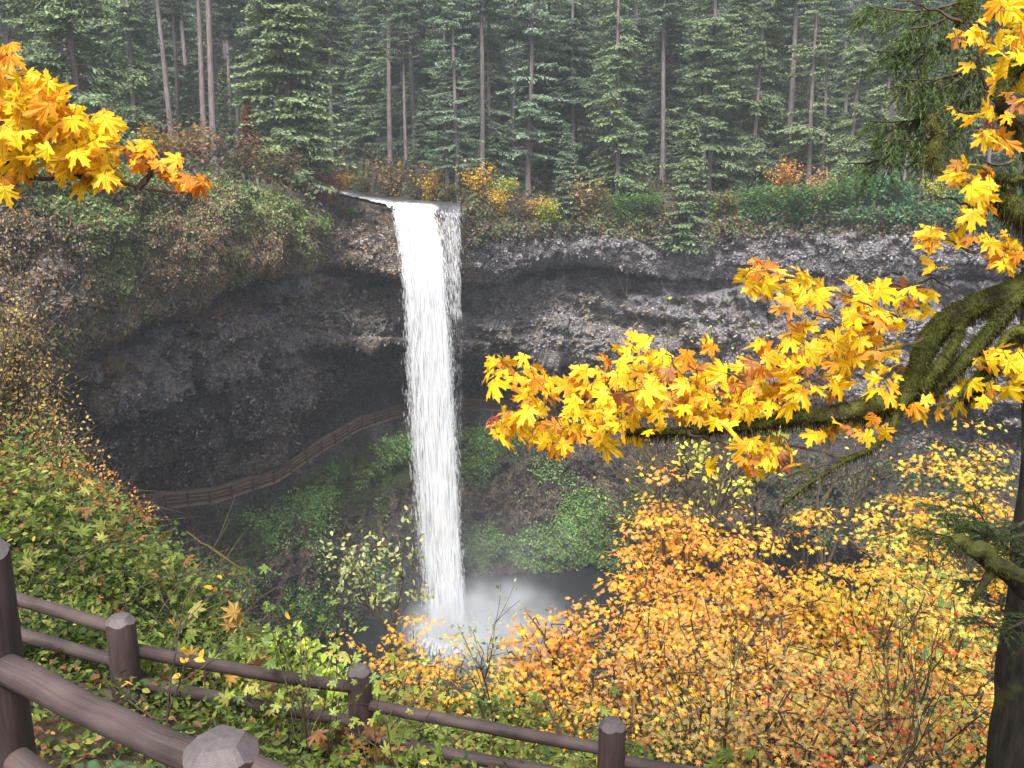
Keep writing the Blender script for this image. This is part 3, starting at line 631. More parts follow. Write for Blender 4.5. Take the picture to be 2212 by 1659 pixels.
B = [(0, 1165, 119, YEL, 1.15, 'bright yellow bush on the cliff edge right of the fall'), (0, 1180, 117.6, LIME, .9, 'lime green bush beneath the bright yellow bush'),
 (2, 1250, 121.5, TAN, 1.7, 'rounded tan bush right of the bright yellow bush'), (0, 1085, 121, LIME, 1.0, 'lime bush left of the yellow bush near the fir foot'),
 (1, 935, 124, YEL, 1.1, 'yellow bush just above the fall crest'), (1, 1030, 117.5, YEL, 1.2, 'yellow and orange bush by the close conifer pair'),
 (1, 1075, 116.5, YEL, .9, 'small orange leaved bush at the brink right of the fall'), (2, 1120, 116.8, BRN, 1.2, 'brown twiggy bush under the lime bush'),
 (0, 790, 158, OLV, 1.6, 'olive bush on the far river bank left of the crest'), (2, 850, 137, TAN, 1.9, 'large greyish tan bush on the bank above the crest'),
 (2, 905, 127, BRN, 1.7, 'greyish twiggy bush on the bank above the fall'), (0, 745, 170, YEL, 1.3, 'dull yellow bush by the river at the big spruce'),
 (0, 968, 120, OLV, 1.0, 'dark olive bush at the fall brink'), (1, 420, 98, TAN, 1.6, 'tan bush at the foot of the two pale trunks'),
 (1, 350, 100, YEL, 1.5, 'yellowish bush left of the two pale trunks'), (2, 500, 98, BRN, 1.5, 'brown twiggy bush right of the two pale trunks'),
 (2, 570, 99, OLV, 1.3, 'olive twiggy bush beneath the rusty conifer'), (1, 615, 101, BRN, 1.2, 'brown bush at the foot of the big spruce'),
 (2, 700, 108, RUST, 1.25, 'reddish bare bush beside the mossy bulge'), (2, 722, 110, RUST, 1.1, 'reddish twiggy bush left of the river lip'),
 (0, 757, 111.2, GRN, .42, 'small green bush on the rock left of the river lip'), (0, 1340, 121.5, GRN, 1.3, 'green bush on the rim under the middle hemlock'),
 (0, 1400, 121.8, GRN, 1.2, 'green bush beside the low overhanging conifer'), (0, 1290, 122.5, OLV, 1.1, 'olive bush right of the rounded tan bush'),
 (1, 1690, 118, (.4, .2, .04), 1.3, 'thin orange bush behind the green rim right of centre'), (0, 1580, 116.6, OLV, 1.2, 'olive bush right of the overhanging conifer'),
 (0, 1640, 115.5, GRN, 1.3, 'green bush on the rim above the pale cliff'), (0, 1720, 113.5, GRN, 1.4, 'broad green bush above the pale cliff'),
 (0, 1790, 112, GRN, 1.4, 'green rim bush left of the ivy bank'), (0, 1850, 112, (.06, .16, .06), 1.5, 'bluish green bush beneath the slender trunks'),
 (0, 1930, 111, (.06, .15, .055), 1.5, 'bluish green bush right of the slender trunks'), (1, 2010, 109, LIME, 1.0, 'lime bush near the hanging mossy stub'),
 (1, 1760, 115, TAN, 1.2, 'tan bush among the green rim bushes')]
for k, px, Y, c, s_, lb in B: putb(k, top(px, Y) - [0, 0, 1.9 if s_ < .5 else .1], c, s_ * 1.12, lb)

# ------------------------------------------------------------------ plants clinging to cliff, slope and rim
def scatter(name, wmask, n, size, cols, seed, label, lift=.12, droop=.4, cl=None):
    r = np.random.default_rng(seed); wgt = wmask.copy()
    area = np.linalg.norm(np.cross(du, dv), axis=-1); wgt = wgt * area; wgt[:, :2] = 0; wgt = wgt * (PXg > -80) * (PXg < 2320)
    if cl: wgt = wgt * np.clip(fbm(D * cl, 3, seed) + .15, 0, 1) ** .7
    p = wgt.ravel() / wgt.sum(); idx = r.choice(len(p), n, p=p); P_ = D.reshape(-1, 3)[idx] + r.normal(0, .14, (n, 3)); N_ = Nn.reshape(-1, 3)[idx]
    P_ += N_ * np.abs(r.normal(0, lift, n))[:, None]
    T_ = r.normal(0, 1, (n, 3)); T_[:, 2] -= droop
    cols = np.array(cols); C_ = cols[r.integers(0, len(cols), n)] * r.uniform(.6, 1.3, (n, 1))
    big = fbm(P_ * .25, 2, seed + 3); C_ *= (1 + .35 * big)[:, None]
    mb = MB(); mb.inst(oval, ovf, P_, T_, N_ + [0, 0, .6] + r.normal(0, .45, (n, 3)), r.uniform(.6, 1.4, n) * size, C_)
    return tag(mb.build(name, M_leaf), label, 'plants', kind='stuff')
chip = np.array([[0, -.5, 0], [1, -.35, 0], [.8, .5, 0], [.1, .45, 0], [.45, .05, .42]]); chf = [[0, 1, 4], [1, 2, 4], [2, 3, 4], [3, 0, 4]]
G1 = [(.15, .24, .07), (.19, .27, .09), (.09, .15, .04), (.22, .25, .07)]
scatter('cliff_plants', cap * left * np.clip(sst(6.9, 4.5, VI) + .55 * nz2 + .3 * nz, 0, 1) ** 1.5, 26000, .30, G1, 71, 'green plants clinging to the top of the mossy bulging cliff', cl=.3)
scatter('cliff_plants', cap * left * np.exp(-(((PXg - 560) / 130) ** 2 + ((SY - 450) / 55) ** 2) ** 2) + cap * left * .8 * np.exp(-(((PXg - 240) / 60) ** 2 + ((SY - 520) / 110) ** 2)), 12000, .28, [(.17, .25, .08), (.22, .29, .11), (.13, .19, .06)], 82, 'light green ferns on the rounded end of the mossy bulge')
scatter('hanging_moss_tufts', cap * left * np.clip(.6 + .8 * nz, 0, 1), 80000, .18, [(.30, .20, .10), (.23, .16, .11), (.36, .22, .08), (.27, .23, .19), (.21, .18, .08)], 72, 'brown and orange moss tufts on the left cliff', droop=1.6)
def chips(name, wmask, n, size, cols, seed, label):
    r = np.random.default_rng(seed); area = np.linalg.norm(np.cross(du, dv), axis=-1); wgt = wmask * area * (PXg > -80) * (PXg < 2320); p = wgt.ravel() / wgt.sum()
    idx = r.choice(len(p), n, p=p); P_ = D.reshape(-1, 3)[idx]; N_ = Nn.reshape(-1, 3)[idx]; P_ = P_ - N_ * .05; cols = np.array(cols)
    T_ = np.cross(N_, [0, 0, 1.]) + r.normal(0, .5, (n, 3)); S_ = size * r.uniform(.4, 1.7, n)[:, None] * np.stack([r.uniform(.8, 1.8, n), r.uniform(.5, 1, n), r.uniform(.35, 1.0, n)], -1)
    mb = MB(); mb.inst(chip, chf, P_, T_, N_ + r.normal(0, .25, (n, 3)), S_, cols[r.integers(0, len(cols), n)] * r.uniform(.6, 1.25, (n, 1)))
    return tag(mb.build(name, M_chip), label, 'rock', kind='stuff')
M_chip = leafmat('rock_chips', 0, .55, spec=.5)
chips('rock_fragments', cap * right * np.clip(pale * 1.3 + .12, 0, 1), 90000, .19, [(.21, .195, .205), (.17, .16, .165), (.14, .13, .135), (.27, .255, .27)], 171, 'angular grey rock facets covering the cliff face right of the fall')
chips('rock_fragments', inl * sst(10.2, 10.8, VI) * (.2 + pale), 110000, .22, [(.24, .225, .23), (.19, .175, .175), (.14, .13, .13), (.28, .265, .27), (.22, .16, .09)], 172, 'angular dark grey rock facets on the wall beneath the overhang')  # chips left out right under the lip to imitate the overhang's shade
chips('rock_fragments', cap * (1 - right) * sst(5.5, 7, VI), 36000, .2, [(.20, .165, .15), (.15, .12, .10), (.22, .15, .07), (.24, .22, .21)], 173, 'brownish rock facets on the lower face of the left cliff')
scatter('slope_plants', far * below * (PXg > 350) * (PXg < 1450) * (VI < 19.4), 60000, .30, [(.12, .26, .06), (.16, .32, .08), (.21, .30, .09), (.10, .15, .05)], 73, 'low green plants on the slope below the path', cl=.2)
scatter('brown_brush', below * (PXg > 350) * (1 - .7 * far), 60000, .3, [(.028, .021, .021), (.042, .03, .027), (.025, .034, .015), (.018, .016, .017)], 74, 'brown brush on the dark slope below the path')  # brush browns darkened further, with the deep basin's shade in their colour
scatter('rim_plants', sst(3.4, 3.9, VI) * (1 - sst(5.2, 6.0, VI)) * sst(990, 1030, PXg) * (dr > 6.5), 24000, .36, [(.09, .13, .04), (.12, .12, .045), (.17, .10, .04), (.12, .075, .05), (.07, .15, .04)], 75, 'mixed brush along the cliff rim right of the fall')
scatter('hillside_plants', sst(11.8, 13, VI) * (PXg > 1500), 55000, .42, [(.05, .11, .04), (.07, .15, .045), (.12, .08, .05), (.16, .10, .05), (.09, .11, .04)], 76, 'green and rust coloured brush on the lower right hillside', cl=.15)
scatter('ivy_bank', sst(2.6, 3.3, VI) * (1 - sst(4.1, 4.6, VI)) * sst(1500, 1600, PXg), 24000, .4, [(.05, .15, .06), (.06, .17, .07), (.08, .17, .05)], 77, 'bluish green low plants covering the bank below the forest', lift=.3)
scatter('forest_undergrowth', sst(1.0, 2.0, VI) * (1 - sst(4.1, 4.4, VI)) * (dr > 4.6) * (1 - near) * (PXg > -100) * (PXg < 2400), 40000, .55, [(.08, .10, .04), (.10, .075, .05), (.07, .11, .045), (.13, .10, .05), (.06, .05, .04)], 79, 'brush and low plants covering the forest floor', lift=.7)
scatter('river_bank_plants', (bed < .75) * (near < .3) * (q[..., 1] > fYb - 3) * (q[..., 1] < fYb + 22) * sst(680, 700, PXg) * (1 - sst(1020, 1040, PXg)) * (VI < 4), 16000, .5, [(.09, .11, .045), (.14, .12, .05), (.08, .07, .05), (.20, .15, .06), (.07, .10, .05)], 80, 'mixed brush on the river bank above the waterfall lip', lift=.6)
scatter('alcove_plants', sst(13.9, 14.1, VI) * (1 - sst(15, 15.05, VI)) * sst(640, 720, PXg), 5000, .35, [(.06, .12, .04), (.10, .10, .04)], 78, 'scattered plants between the path and the alcove wall', cl=.3)

# ------------------------------------------------------------------ fence on the path behind the fall
def woodmat(name, c1, c2, grain=False, uv=False):
    m, n, N, L = newmat(name); tc = N('TexCoord')
    ns = N('TexNoise', i_Scale=22.0, i_Detail=7.0, i_Roughness=.7); mp = N('Mapping'); mp.inputs['Scale'].default_value = (7, .12, 1) if uv else (1.6, 1.6, .14); L(tc.outputs['UV' if uv else 'Object'], mp.inputs[0]); L(mp.outputs[0], ns.inputs['Vector'])
    n3 = N('TexNoise', i_Scale=2.5, i_Detail=3.0); L(tc.outputs['Object'], n3.inputs['Vector'])
    ad = N('Mix', data_type='FLOAT'); ad.inputs[0].default_value = .5; L(ns.outputs[0], ad.inputs[2]); L(n3.outputs[0], ad.inputs[3])
    rp = N('ValToRGB'); rp.color_ramp.elements[0].color = (*c1, 1); rp.color_ramp.elements[1].color = (*c2, 1); rp.color_ramp.elements[0].position = .38; rp.color_ramp.elements[1].position = .62; L(ad.outputs[0], rp.inputs[0])
    col = rp.outputs[0]; hsrc = ns.outputs[0]
    if grain:
        wv = N('TexWave', wave_type='RINGS', rings_direction='Z', i_Scale=70.0, i_Distortion=3.5, i_Detail=3.0); L(tc.outputs['Object'], wv.inputs['Vector'])
        mx = N('Mix', data_type='RGBA', blend_type='MULTIPLY'); mx.inputs[0].default_value = .16; L(col, mx.inputs[6]); L(wv.outputs[0], mx.inputs[7]); col = mx.outputs[2]; hsrc = wv.outputs[0]
    p = N('BsdfPrincipled', i_Roughness=.72); p.inputs['Specular IOR Level'].default_value = .35; L(col, p.inputs['Base Color'])
    b = N('Bump', i_Strength=.5, i_Distance=.0015 if grain else .004); L(hsrc, b.inputs['Height']); L(b.outputs[0], p.inputs['Normal'])
    o = N('OutputMaterial'); L(p.outputs[0], o.inputs[0]); return m
M_fence = woodmat('painted_log', (.022, .014, .0135), (.068, .045, .044))
M_rail = woodmat('painted_rail', (.016, .011, .011), (.085, .060, .057), uv=True)
M_top = woodmat('cut_log_end', (.06, .05, .05), (.135, .115, .118), True)
M_farfence = woodmat('old_rail', (.035, .02, .016), (.07, .04, .032))
r16 = int(np.argmin(np.abs(vi - 16.0))); Lp = D[r16][(PX > 300) & (PX < 1330)]; Lp = Lp + [0, .35, .05]
Lp = np.stack([gs(Lp[:, i], 8) for i in range(3)], -1)
sg = np.concatenate([[0], np.cumsum(np.linalg.norm(np.diff(Lp, axis=0), axis=1))]); npost = int(sg[-1] / 2.6)
pf = thing('path_fence', Lp[0], 'long brown rail fence following the path behind the waterfall', 'fence')
mbp = MB(); mbp.tube([[0, 0, -.4], [0, 0, .6], [0, 0, 1.3]], .13, 6); post0 = mbp.build('post', M_farfence)
pp = np.stack([np.interp(np.linspace(0, sg[-1], npost), sg, Lp[:, i]) for i in range(3)], -1)
for k, p in enumerate(pp):
    o = post0 if k == 0 else post0.copy()
    if k: sc.collection.objects.link(o)
    o.parent = pf; o.location = p - Lp[0]
for hz in (.35, .75, 1.15):
    mb = MB(); mb.tube(pp - Lp[0] + [0, -.05, hz], .075, 5); mb.build('rail', M_farfence, pf)

# ------------------------------------------------------------------ near ground
def hgt(X, Y):
    X = np.asarray(X, float); Y = np.asarray(Y, float)
    z0 = np.interp(Y, [-40, -3, 0, 1.5, 2.8, 4.2, 6.2, 8, 10, 12, 15, 20, 30, 45, 62, 72, 100], [2, -1.5, -1.65, -2.1, -2.95, -3.9, -4.65, -5.6, -6.8, -7.9, -10.2, -16, -27, -41, -54, -57, -60])
    s_ = np.interp(Y, [-3, 2, 3, 6, 15, 40], [-.05, -.1, -.25, -.27, -.27, -.1])
    wf_ = sst(5.5, 10, Y) * (1 - sst(25, 45, Y)); xn = X / np.maximum(Y, 1) * 12
    cr = np.interp(xn, [-16, -11, -6, -4.9, -3.8, -2.7, -1.5, 0, 4, 9], [6.5, 5.0, 3.3, 2.4, 1.4, .6, .25, 0, -.5, -1.2]) * np.maximum(Y, 5) / 12
    z = z0 + s_ * np.clip(X, -11, 9) * (1 - wf_) + cr * wf_
    p = np.stack([X, Y, 0 * X], -1); z = z + .12 * fbm(p * .8, 3, 90) * sst(3, 7, Y) + .7 * fbm(p * .15, 3, 91) * sst(12, 25, Y)
    z = z + (-1 - z) * sst(-34, -62, X) * .97 + (-1 - z) * sst(40, 70, X) * .97
    return z
gx = np.concatenate([np.linspace(-75, -14, 60), np.linspace(-13.7, 13.7, 170), np.linspace(14, 80, 60)]); gy = np.concatenate([np.linspace(-30, 1.8, 30), np.linspace(2, 18, 140), np.linspace(18.4, 80, 90)])
X, Y = np.meshgrid(gx, gy); mb = MB(); mb.add(np.stack([X, Y, hgt(X, Y)], -1).reshape(-1, 3), gridfaces(len(gy), len(gx)).reshape(-1, 4))
tag(mb.build('ground', M_soil, smooth=True), kind='structure')

# ------------------------------------------------------------------ foreground log fences
def logpost(root, top_p, rad, h, seed, rot=0, nfac=5):
    """round log with a bevelled, facetted crown; top_p = centre of the crown"""
    r = random.Random(seed); mb = MB(); n = nfac * 6; rings = []
    th = np.arange(n) * 2 * math.pi / n
    for z, f in ((-h, 1.03), (-h * .5, 1.0), (-rad * .9, .99), (-rad * .62, .98)):
        rings.append(np.stack([np.cos(th) * rad * f, np.sin(th) * rad * f, np.full(n, z)], -1))
    ph = rot
    per_ = 2 * math.pi / nfac; dl = ((th - ph) % per_) - per_ / 2; ap = rad * .56
    R1 = rad * .985; drop = (R1 * np.cos(dl) - ap) * 1.25
    rings[-1] = np.stack([np.cos(th) * R1, np.sin(th) * R1, -drop], -1)
    poly = ap / np.cos(dl); rings.append(np.stack([np.cos(th) * poly, np.sin(th) * poly, np.full(n, 0.)], -1))
    V = np.vstack(rings); k = len(rings); i = np.arange(k - 1)[:, None] * n; j = np.arange(n)[None]
    F_ = np.stack([i + j, i + (j + 1) % n, i + n + (j + 1) % n, i + n + j], -1).reshape(-1, 4)
    mb.add(V, F_[:n * 3]); o = mb.build('post', M_fence, root, smooth=True); o.location = Vector(top_p) - root.location
    mb = MB(); mb.add(np.vstack([V[3 * n:], [0, 0, .004]]), F_[:n]); jj_ = np.arange(n) + n
    mb.add(np.vstack([V[4 * n:], [0, 0, .004]]), np.stack([np.arange(n), (np.arange(n) + 1) % n, np.full(n, n)], 1)); mb.build('cut_end', M_top, o)
    return o
def rail(root, a_, b_, ra, rb=None, sag=.01, seed=0):
    rb = rb or ra; k = 14; s_ = np.linspace(0, 1, k); a_, b_ = np.array(a_), np.array(b_)
    p = a_ + (b_ - a_) * s_[:, None]; p[:, 2] -= sag * np.sin(s_ * math.pi)
    p += .006 * fbm(np.stack([s_ * 4 + seed * 7, s_ * 0, s_ * 0 + .5], -1), 3, seed)[:, None] * np.array([.5, .5, 1])
    mb = MB(); mb.tuv = True; mb.tube(p - np.array(root.location), (ra + (rb - ra) * s_) * (1 + .03 * fbm(np.stack([s_ * 5, s_ * 0 + seed, s_ * 0], -1), 2, 8)), 18)
    return mb.build('rail', M_rail, root, smooth=True)
f1 = thing('log_fence', at(475, 1620, 2.85), 'dark brown log fence close to the viewer in the bottom left corner', 'fence')
pA = at(-62, 1165, 3.35); pB = at(475, 1595, 2.75); pC = at(1010, 1900, 2.5)
logpost(f1, pA, .125, 1.5, 1, .4); logpost(f1, pB, .12, 1.3, 2, .55, 5); logpost(f1, pC, .107, 1.2, 3, .2)
rail(f1, at(10, 1440, 3.3), at(430, 1645, 2.80), .058, .056, seed=1); rail(f1, at(30, 1640, 3.3), at(430, 1900, 2.8), .056, seed=2)
rail(f1, at(530, 1655, 2.75), at(1000, 1835, 2.5), .05, seed=3); rail(f1, at(-400, 1280, 3.8), at(-30, 1430, 3.35), .055, seed=4)
f2 = thing('log_fence', at(775, 1500, 6.5), 'dark brown three rail log fence along the lower trail below the shrubs', 'fence')
tops = [(-230, 1235, 6.4), (259, 1330, 6.05), (776, 1440, 6.75), (1323, 1556, 6.15), (1897, 1662, 6.2), (2450, 1770, 6.3)]
pt = [at(*t) for t in tops]
for k, p in enumerate(pt): logpost(f2, p, (.098, .098, .095, .098, .1, .1)[k], 1.5, 10 + k, .3 * k + .2)
rr_ = {0: [(1205, 1360), (1290, 1430), (1380, 1510)], 1: [(1400, 1488), (1466, 1560), (1545, 1625)], 2: [(1518, 1620), (1590, 1690), (1660, 1770)], 3: [(1642, 1722), (1715, 1800), (1800, 1880)], 4: [(1760, 1850), (1840, 1930), (1910, 2000)]}
for k in range(5):
    for j, (ya, yb) in enumerate(rr_[k]):
        rail(f2, at(tops[k][0], ya, tops[k][2] + .01), at(tops[k + 1][0], yb, tops[k + 1][2]), .047 if j < 2 else .042, seed=20 + 3 * k + j)

# ------------------------------------------------------------------ leaves: templates
def starleaf(lobes, L_, notch=.45, curl=.12, teeth=False):
    pts = []
    for k, (ang, ln) in enumerate(zip(lobes, L_)):
        a_ = R(ang)
        if teeth:
            for da, f in ((-17, .56), (-16, .80), (-8, .76), (0, 1.0), (8, .76), (16, .80), (17, .56)): pts.append((a_ + R(da), ln * f))
        else:
            for da, f in ((-10, .7), (0, 1.0), (10, .7)): pts.append((a_ + R(da), ln * f))
        if k < len(lobes) - 1:
            na = R((lobes[k + 1] + ang) / 2); pts.append((na, notch * (ln + L_[k + 1]) / 2))
    pts.append((R(170), .22)); pts.insert(0, (R(-170), .22))
    o = np.array([[math.cos(a_) * r, math.sin(a_) * r] for a_, r in pts]); rr2 = np.linalg.norm(o, axis=1)
    z = -curl * rr2 ** 2 + .05 * np.cos(np.arange(len(o)) * 2.2)
    v = np.vstack([[0, 0, 0], np.column_stack([o, z])]); n = len(o)
    f = np.array([[0, k, k % n + 1] for k in range(1, n)])
    return v, f
BIG_V, BIG_F = starleaf([-105, -52, 0, 52, 105], [.62, .92, 1.0, .92, .62], .40, .16, True)
BIG2_V = BIG_V.copy(); BIG2_V[:, 2] = -.55 * np.abs(BIG_V[:, 1]) ** 1.3 + .12 * np.sin(BIG_V[:, 0] * 5); BIG2_V[:, 1] *= .75
BIG3_V = BIG_V.copy(); BIG3_V[:, 2] = .35 * np.abs(BIG_V[:, 1]) - .35 * np.maximum(BIG_V[:, 0], 0) ** 2
def wavy(seed, curl, fold):
    r_ = np.random.default_rng(seed); v = BIG_V.copy(); a_ = r_.uniform(0, 6.28, 4); rr_ = np.linalg.norm(v[:, :2], axis=1); th = np.arctan2(v[:, 1], v[:, 0])
    v[:, 2] = curl * rr_ ** 2 + fold * np.abs(v[:, 1]) + rr_ ** 1.5 * (.13 * np.sin(2 * th + a_[0]) + .10 * np.sin(3 * th + a_[1]) + .07 * np.sin(7 * th + a_[2])); v[:, 0] *= r_.uniform(.85, 1.1); v[:, 1] *= r_.uniform(.8, 1.08); return v
BIGS = [wavy(1, -.2, 0), wavy(2, -.35, .3), wavy(3, .15, -.1), wavy(4, -.3, -.15), wavy(5, -.12, .45), wavy(6, -.5, .1), BIG2_V]
VM_V, VM_F = starleaf([-125, -85, -42, 0, 42, 85, 125], [.6, .8, .95, 1.0, .95, .8, .6], .42, .15)
palette = lambda r, n, cols, wts: np.array(cols)[r.choice(len(cols), n, p=np.array(wts) / sum(wts))]

# bigleaf maple over the right half
def leafcluster(mbs, mtw, spec, r, size, cols, wts, back_=None):
    for (cx, cy, rx, ry_, n, Yc) in spec:
        n = int(n * 2.0 + .5) if n > 2 else n
        a_ = r.uniform(0, 6.28, n); q_ = np.sqrt(r.uniform(0, 1, n)); x = cx + rx * q_ * np.cos(a_); y = cy + ry_ * q_ * np.sin(a_)
        Yv = Yc + r.normal(0, .22, n); P_ = at(x, y, Yv); n_ = len(P_)
        T_ = np.stack([r.normal(-.3, .75, n), r.normal(-.35, .6, n), r.normal(-.4, .4, n)], -1); N_ = np.stack([r.normal(0, .4, n), r.normal(-.6, .5, n), r.normal(.75, .45, n)], -1)
        S_ = size * r.uniform(.5, 1.25, n); C_ = palette(r, n, cols, wts) * r.uniform(.85, 1.12, (n, 1))
        tip = 1 - .25 * np.linalg.norm(BIG_V[:, :2], axis=1)[:, None] * np.array([[0, .8, .6]])
        w_ = r.integers(0, 3, n)
        w_ = r.integers(0, 7, n)
        for m_, V_ in enumerate(BIGS):
            k = w_ == m_
            if k.any():
                Sx = S_[k]; Cx = C_[k] * (np.array([.78, .5, .8]) if m_ == 6 else 1)
                mbs.inst(V_, BIG_F, P_[k], T_[k], N_[k], Sx, Cx, uv=BIG_V[:, :2], tint=tip)
        cen = at(cx, cy + ry_ * .2, Yc + .05)
        for p, t in zip(P_, unit(T_)):
            e_ = p - t * size * .5 * r.uniform(.4, 1) + [0, .05, 0]
            mtw.tube(np.array([p, (p + e_) / 2 + [0, 0, .02], e_]), [.0018, .0018, .0022], 3, (.3, .1, .03), cap=False)
MC = [(.88, .65, .015), (.90, .72, .03), (.84, .52, .015), (.64, .33, .05), (.40, .19, .08)]; MW = [6, 6.5, 2.6, 1.8, 1.0]
r = np.random.default_rng(11)
mp_ = thing('bigleaf_maple', at(2450, 1500, 4.4), 'mossy bigleaf maple reaching yellow leafy boughs in from the right', 'tree')
mprel = np.array(mp_.location)
mb = MB(); mtw = MB()
spec = [(1115,800,75,34,9,4.0),(1070,790,25,20,2,4.0),(1120,905,65,55,12,4.0),(1200,890,80,75,16,4.0),(1290,855,75,85,20,4.05),(1380,800,75,80,20,4.1),(1390,890,90,55,18,4.0),(1480,830,85,75,20,4.1),(1520,735,25,25,2,4.0),(1560,860,90,65,22,4.1),(1650,830,85,70,20,4.1),(1690,770,80,45,12,4.15),(1780,790,85,70,18,4.15),(1800,720,80,50,13,4.2),(1880,730,75,60,14,4.2),(1900,660,70,50,12,4.2),(1680,600,80,35,10,4.2),(1650,575,30,25,4,4.2),(1760,625,60,30,7,4.2),(1850,620,55,30,6,4.2),(1720,655,40,25,4,4.2),(2000,580,22,20,1,4.1),(1990,640,45,40,6,4.2),(1930,830,45,60,6,4.2),(1780,920,35,25,3,3.95),(1880,915,50,30,5,3.95),(1640,960,75,20,6,4.0),(1650,1000,55,22,5,4.0),(1530,1010,20,12,2,4.0),(1250,950,80,22,6,4.0),(2010,870,45,22,4,4.0),(2100,850,50,30,6,4.1),(2160,810,60,60,12,4.1),(2200,760,30,40,5,4.1),(1700,990,30,20,2,4.0),
 (2100,80,45,35,4,3.9),(2160,60,50,60,7,3.9),(2190,130,40,60,5,3.9),(2120,140,30,25,2,3.9),(2070,240,25,15,2,3.9),(2140,235,45,30,4,3.9),(2160,290,40,22,4,3.9),(2190,200,30,40,4,4),(2110,390,55,30,6,4.0),(2070,380,35,35,3,4.0),(2100,440,40,20,3,4.0),(2020,515,45,20,4,4.0),(2080,500,30,30,3,4.1),(2170,525,45,35,6,4.1),(2190,560,30,20,3,4.0)]
leafcluster(mb, mtw, spec, r, .081, MC, MW)
mb.build('foliage', M_maple, mp_, rel=mprel)
def dtube(m, pts, Y0, radpx, n=10, jit=0, seed=0):
    pts = np.array(pts, float); Yv = np.broadcast_to(np.asarray(Y0, float), (len(pts),)); P_ = at(pts[:, 0], pts[:, 1], Yv)
    k = max(8, len(pts) * 5); s0 = np.linspace(0, 1, len(pts)); s1 = np.linspace(0, 1, k)
    Q = np.stack([gs(np.interp(s1, s0, P_[:, i]), 2) for i in range(3)], -1); Q[0] = P_[0]; Q[-1] = P_[-1]
    rd = np.interp(s1, s0, np.asarray(radpx, float) * Yv / FX)
    if jit: Q += jit * fbm(np.stack([s1 * 9 + seed, s1 * 0 + .3, s1 * 0], -1), 2, seed)[:, None] * np.array([1, .5, 1])
    m.tube(Q, rd * (1 + .12 * fbm(np.stack([s1 * 12, s1 * 0 + seed, s1 * 0], -1), 2, 4)), n); return Q, rd
ml = MB(); mossy = []
LB = [([(2740,330),(2520,450),(2330,550),(2212,622),(2120,655),(2045,690),(2000,740),(1985,800),(1960,850),(1900,880),(1840,890)],4.2,[60,46,37,28,24,23,22,22,21,15,12]),
 ([(2250,605),(2190,650),(2150,700),(2100,760),(2045,815),(2005,860)],4.14,[10,13,15,14,11,6]), ([(2330,580),(2260,655),(2195,730),(2150,790),(2110,840),(2080,865)],4.1,[10,9,12,11,7,4]),
 ([(2080,690),(2065,740),(2030,790),(1995,840)],4.1,[7,11,12,7]),
 ([(1900,875),(1780,895),(1700,903),(1600,922),(1480,932),(1350,935)],4.08,[24,16,13,9,7,5]),
 ([(1960,850),(1930,920),(1890,965),(1830,990),(1760,1035),(1690,1090)],4.05,[10,8,5,4,3,3]),
 ([(2720,560),(2420,470),(2230,330),(2190,250),(2165,215),(2178,160),(2212,130)],4.0,[30,22,14,14,14,13,13]), ([(2170,215),(2200,260),(2260,290),(2340,410)],4.0,[13,24,24,20]),
 ([(2560,440),(2380,480),(2240,470),(2180,440),(2150,420),(2130,395)],4.05,[30,34,34,26,12,5]), ([(2700,60),(2400,-120),(2100,-60),(2085,10),(2080,45)],4.1,[26,18,12,15,10]), ([(2400,480),(2235,395),(2190,385),(2130,385)],4.02,[12,10,7,4]), ([(2320,590),(2230,720),(2180,720),(2150,760),(2110,810),(2050,880)],4.05,[14,14,9,6,5,3])]
for k, (p, Y0, rd) in enumerate(LB): mossy.append(dtube(ml, p, Y0, rd, 14, .012, k))
ml.build('limb', M_mossbark, mp_, smooth=True, rel=mprel)
mt_ = MB(); dtube(mt_, [(2700,2700),(2740,1900),(2730,1200),(2740,600),(2720,100),(2680,-500)], 4.3, [190,160,135,115,90,60], 16, .02, 2); mt_.build('trunk', M_darkbark, mp_, smooth=True, rel=mprel)
TW = [[(1122,801),(1170,850),(1230,900),(1269,930),(1350,935)],[(1269,930),(1200,905),(1100,915)],[(1500,930),(1480,880),(1460,800),(1440,760)],[(1600,925),(1560,870),(1520,820)],[(1720,902),(1650,840),(1560,800),(1480,790)],[(1850,885),(1780,830),(1700,790),(1600,770)],[(1700,990),(1760,1035),(1690,1090),(1672,1140),(1665,1200),(1690,1270)],[(1672,1140),(1700,1180)],
 [(1640,575),(1750,620),(1850,650),(1960,700)],[(1900,700),(1830,700),(1760,680)],[(1990,735),(1920,760),(1850,755)],[(2150,830),(2060,860),(1980,890)],[(2110,545),(2050,520),(1990,525)],[(2212,580),(2150,540),(2090,520)],[(2150,395),(2100,450),(2060,430),(2000,420)],[(2178,240),(2100,240),(2050,235)],[(2080,45),(2010,20),(1950,0)],[(1840,990),(1700,960),(1560,935)],[(1690,1030),(1750,1010),(1830,1000)],[(1560,800),(1520,760),(1525,735)],[(1880,600),(1960,630),(2010,600),(2080,640)],[(1300,900),(1330,860),(1400,830)],[(1480,935),(1560,960),(1640,990)],[(2130,390),(2110,410),(2075,390)],[(2150,220),(2120,160),(2100,100)]]
for k, p in enumerate(TW): dtube(mtw, p, 4.06, np.linspace(4, 1.6, len(p)), 5, .01, 50 + k)
mtw.build('twigs', M_twig, mp_, rel=mprel)
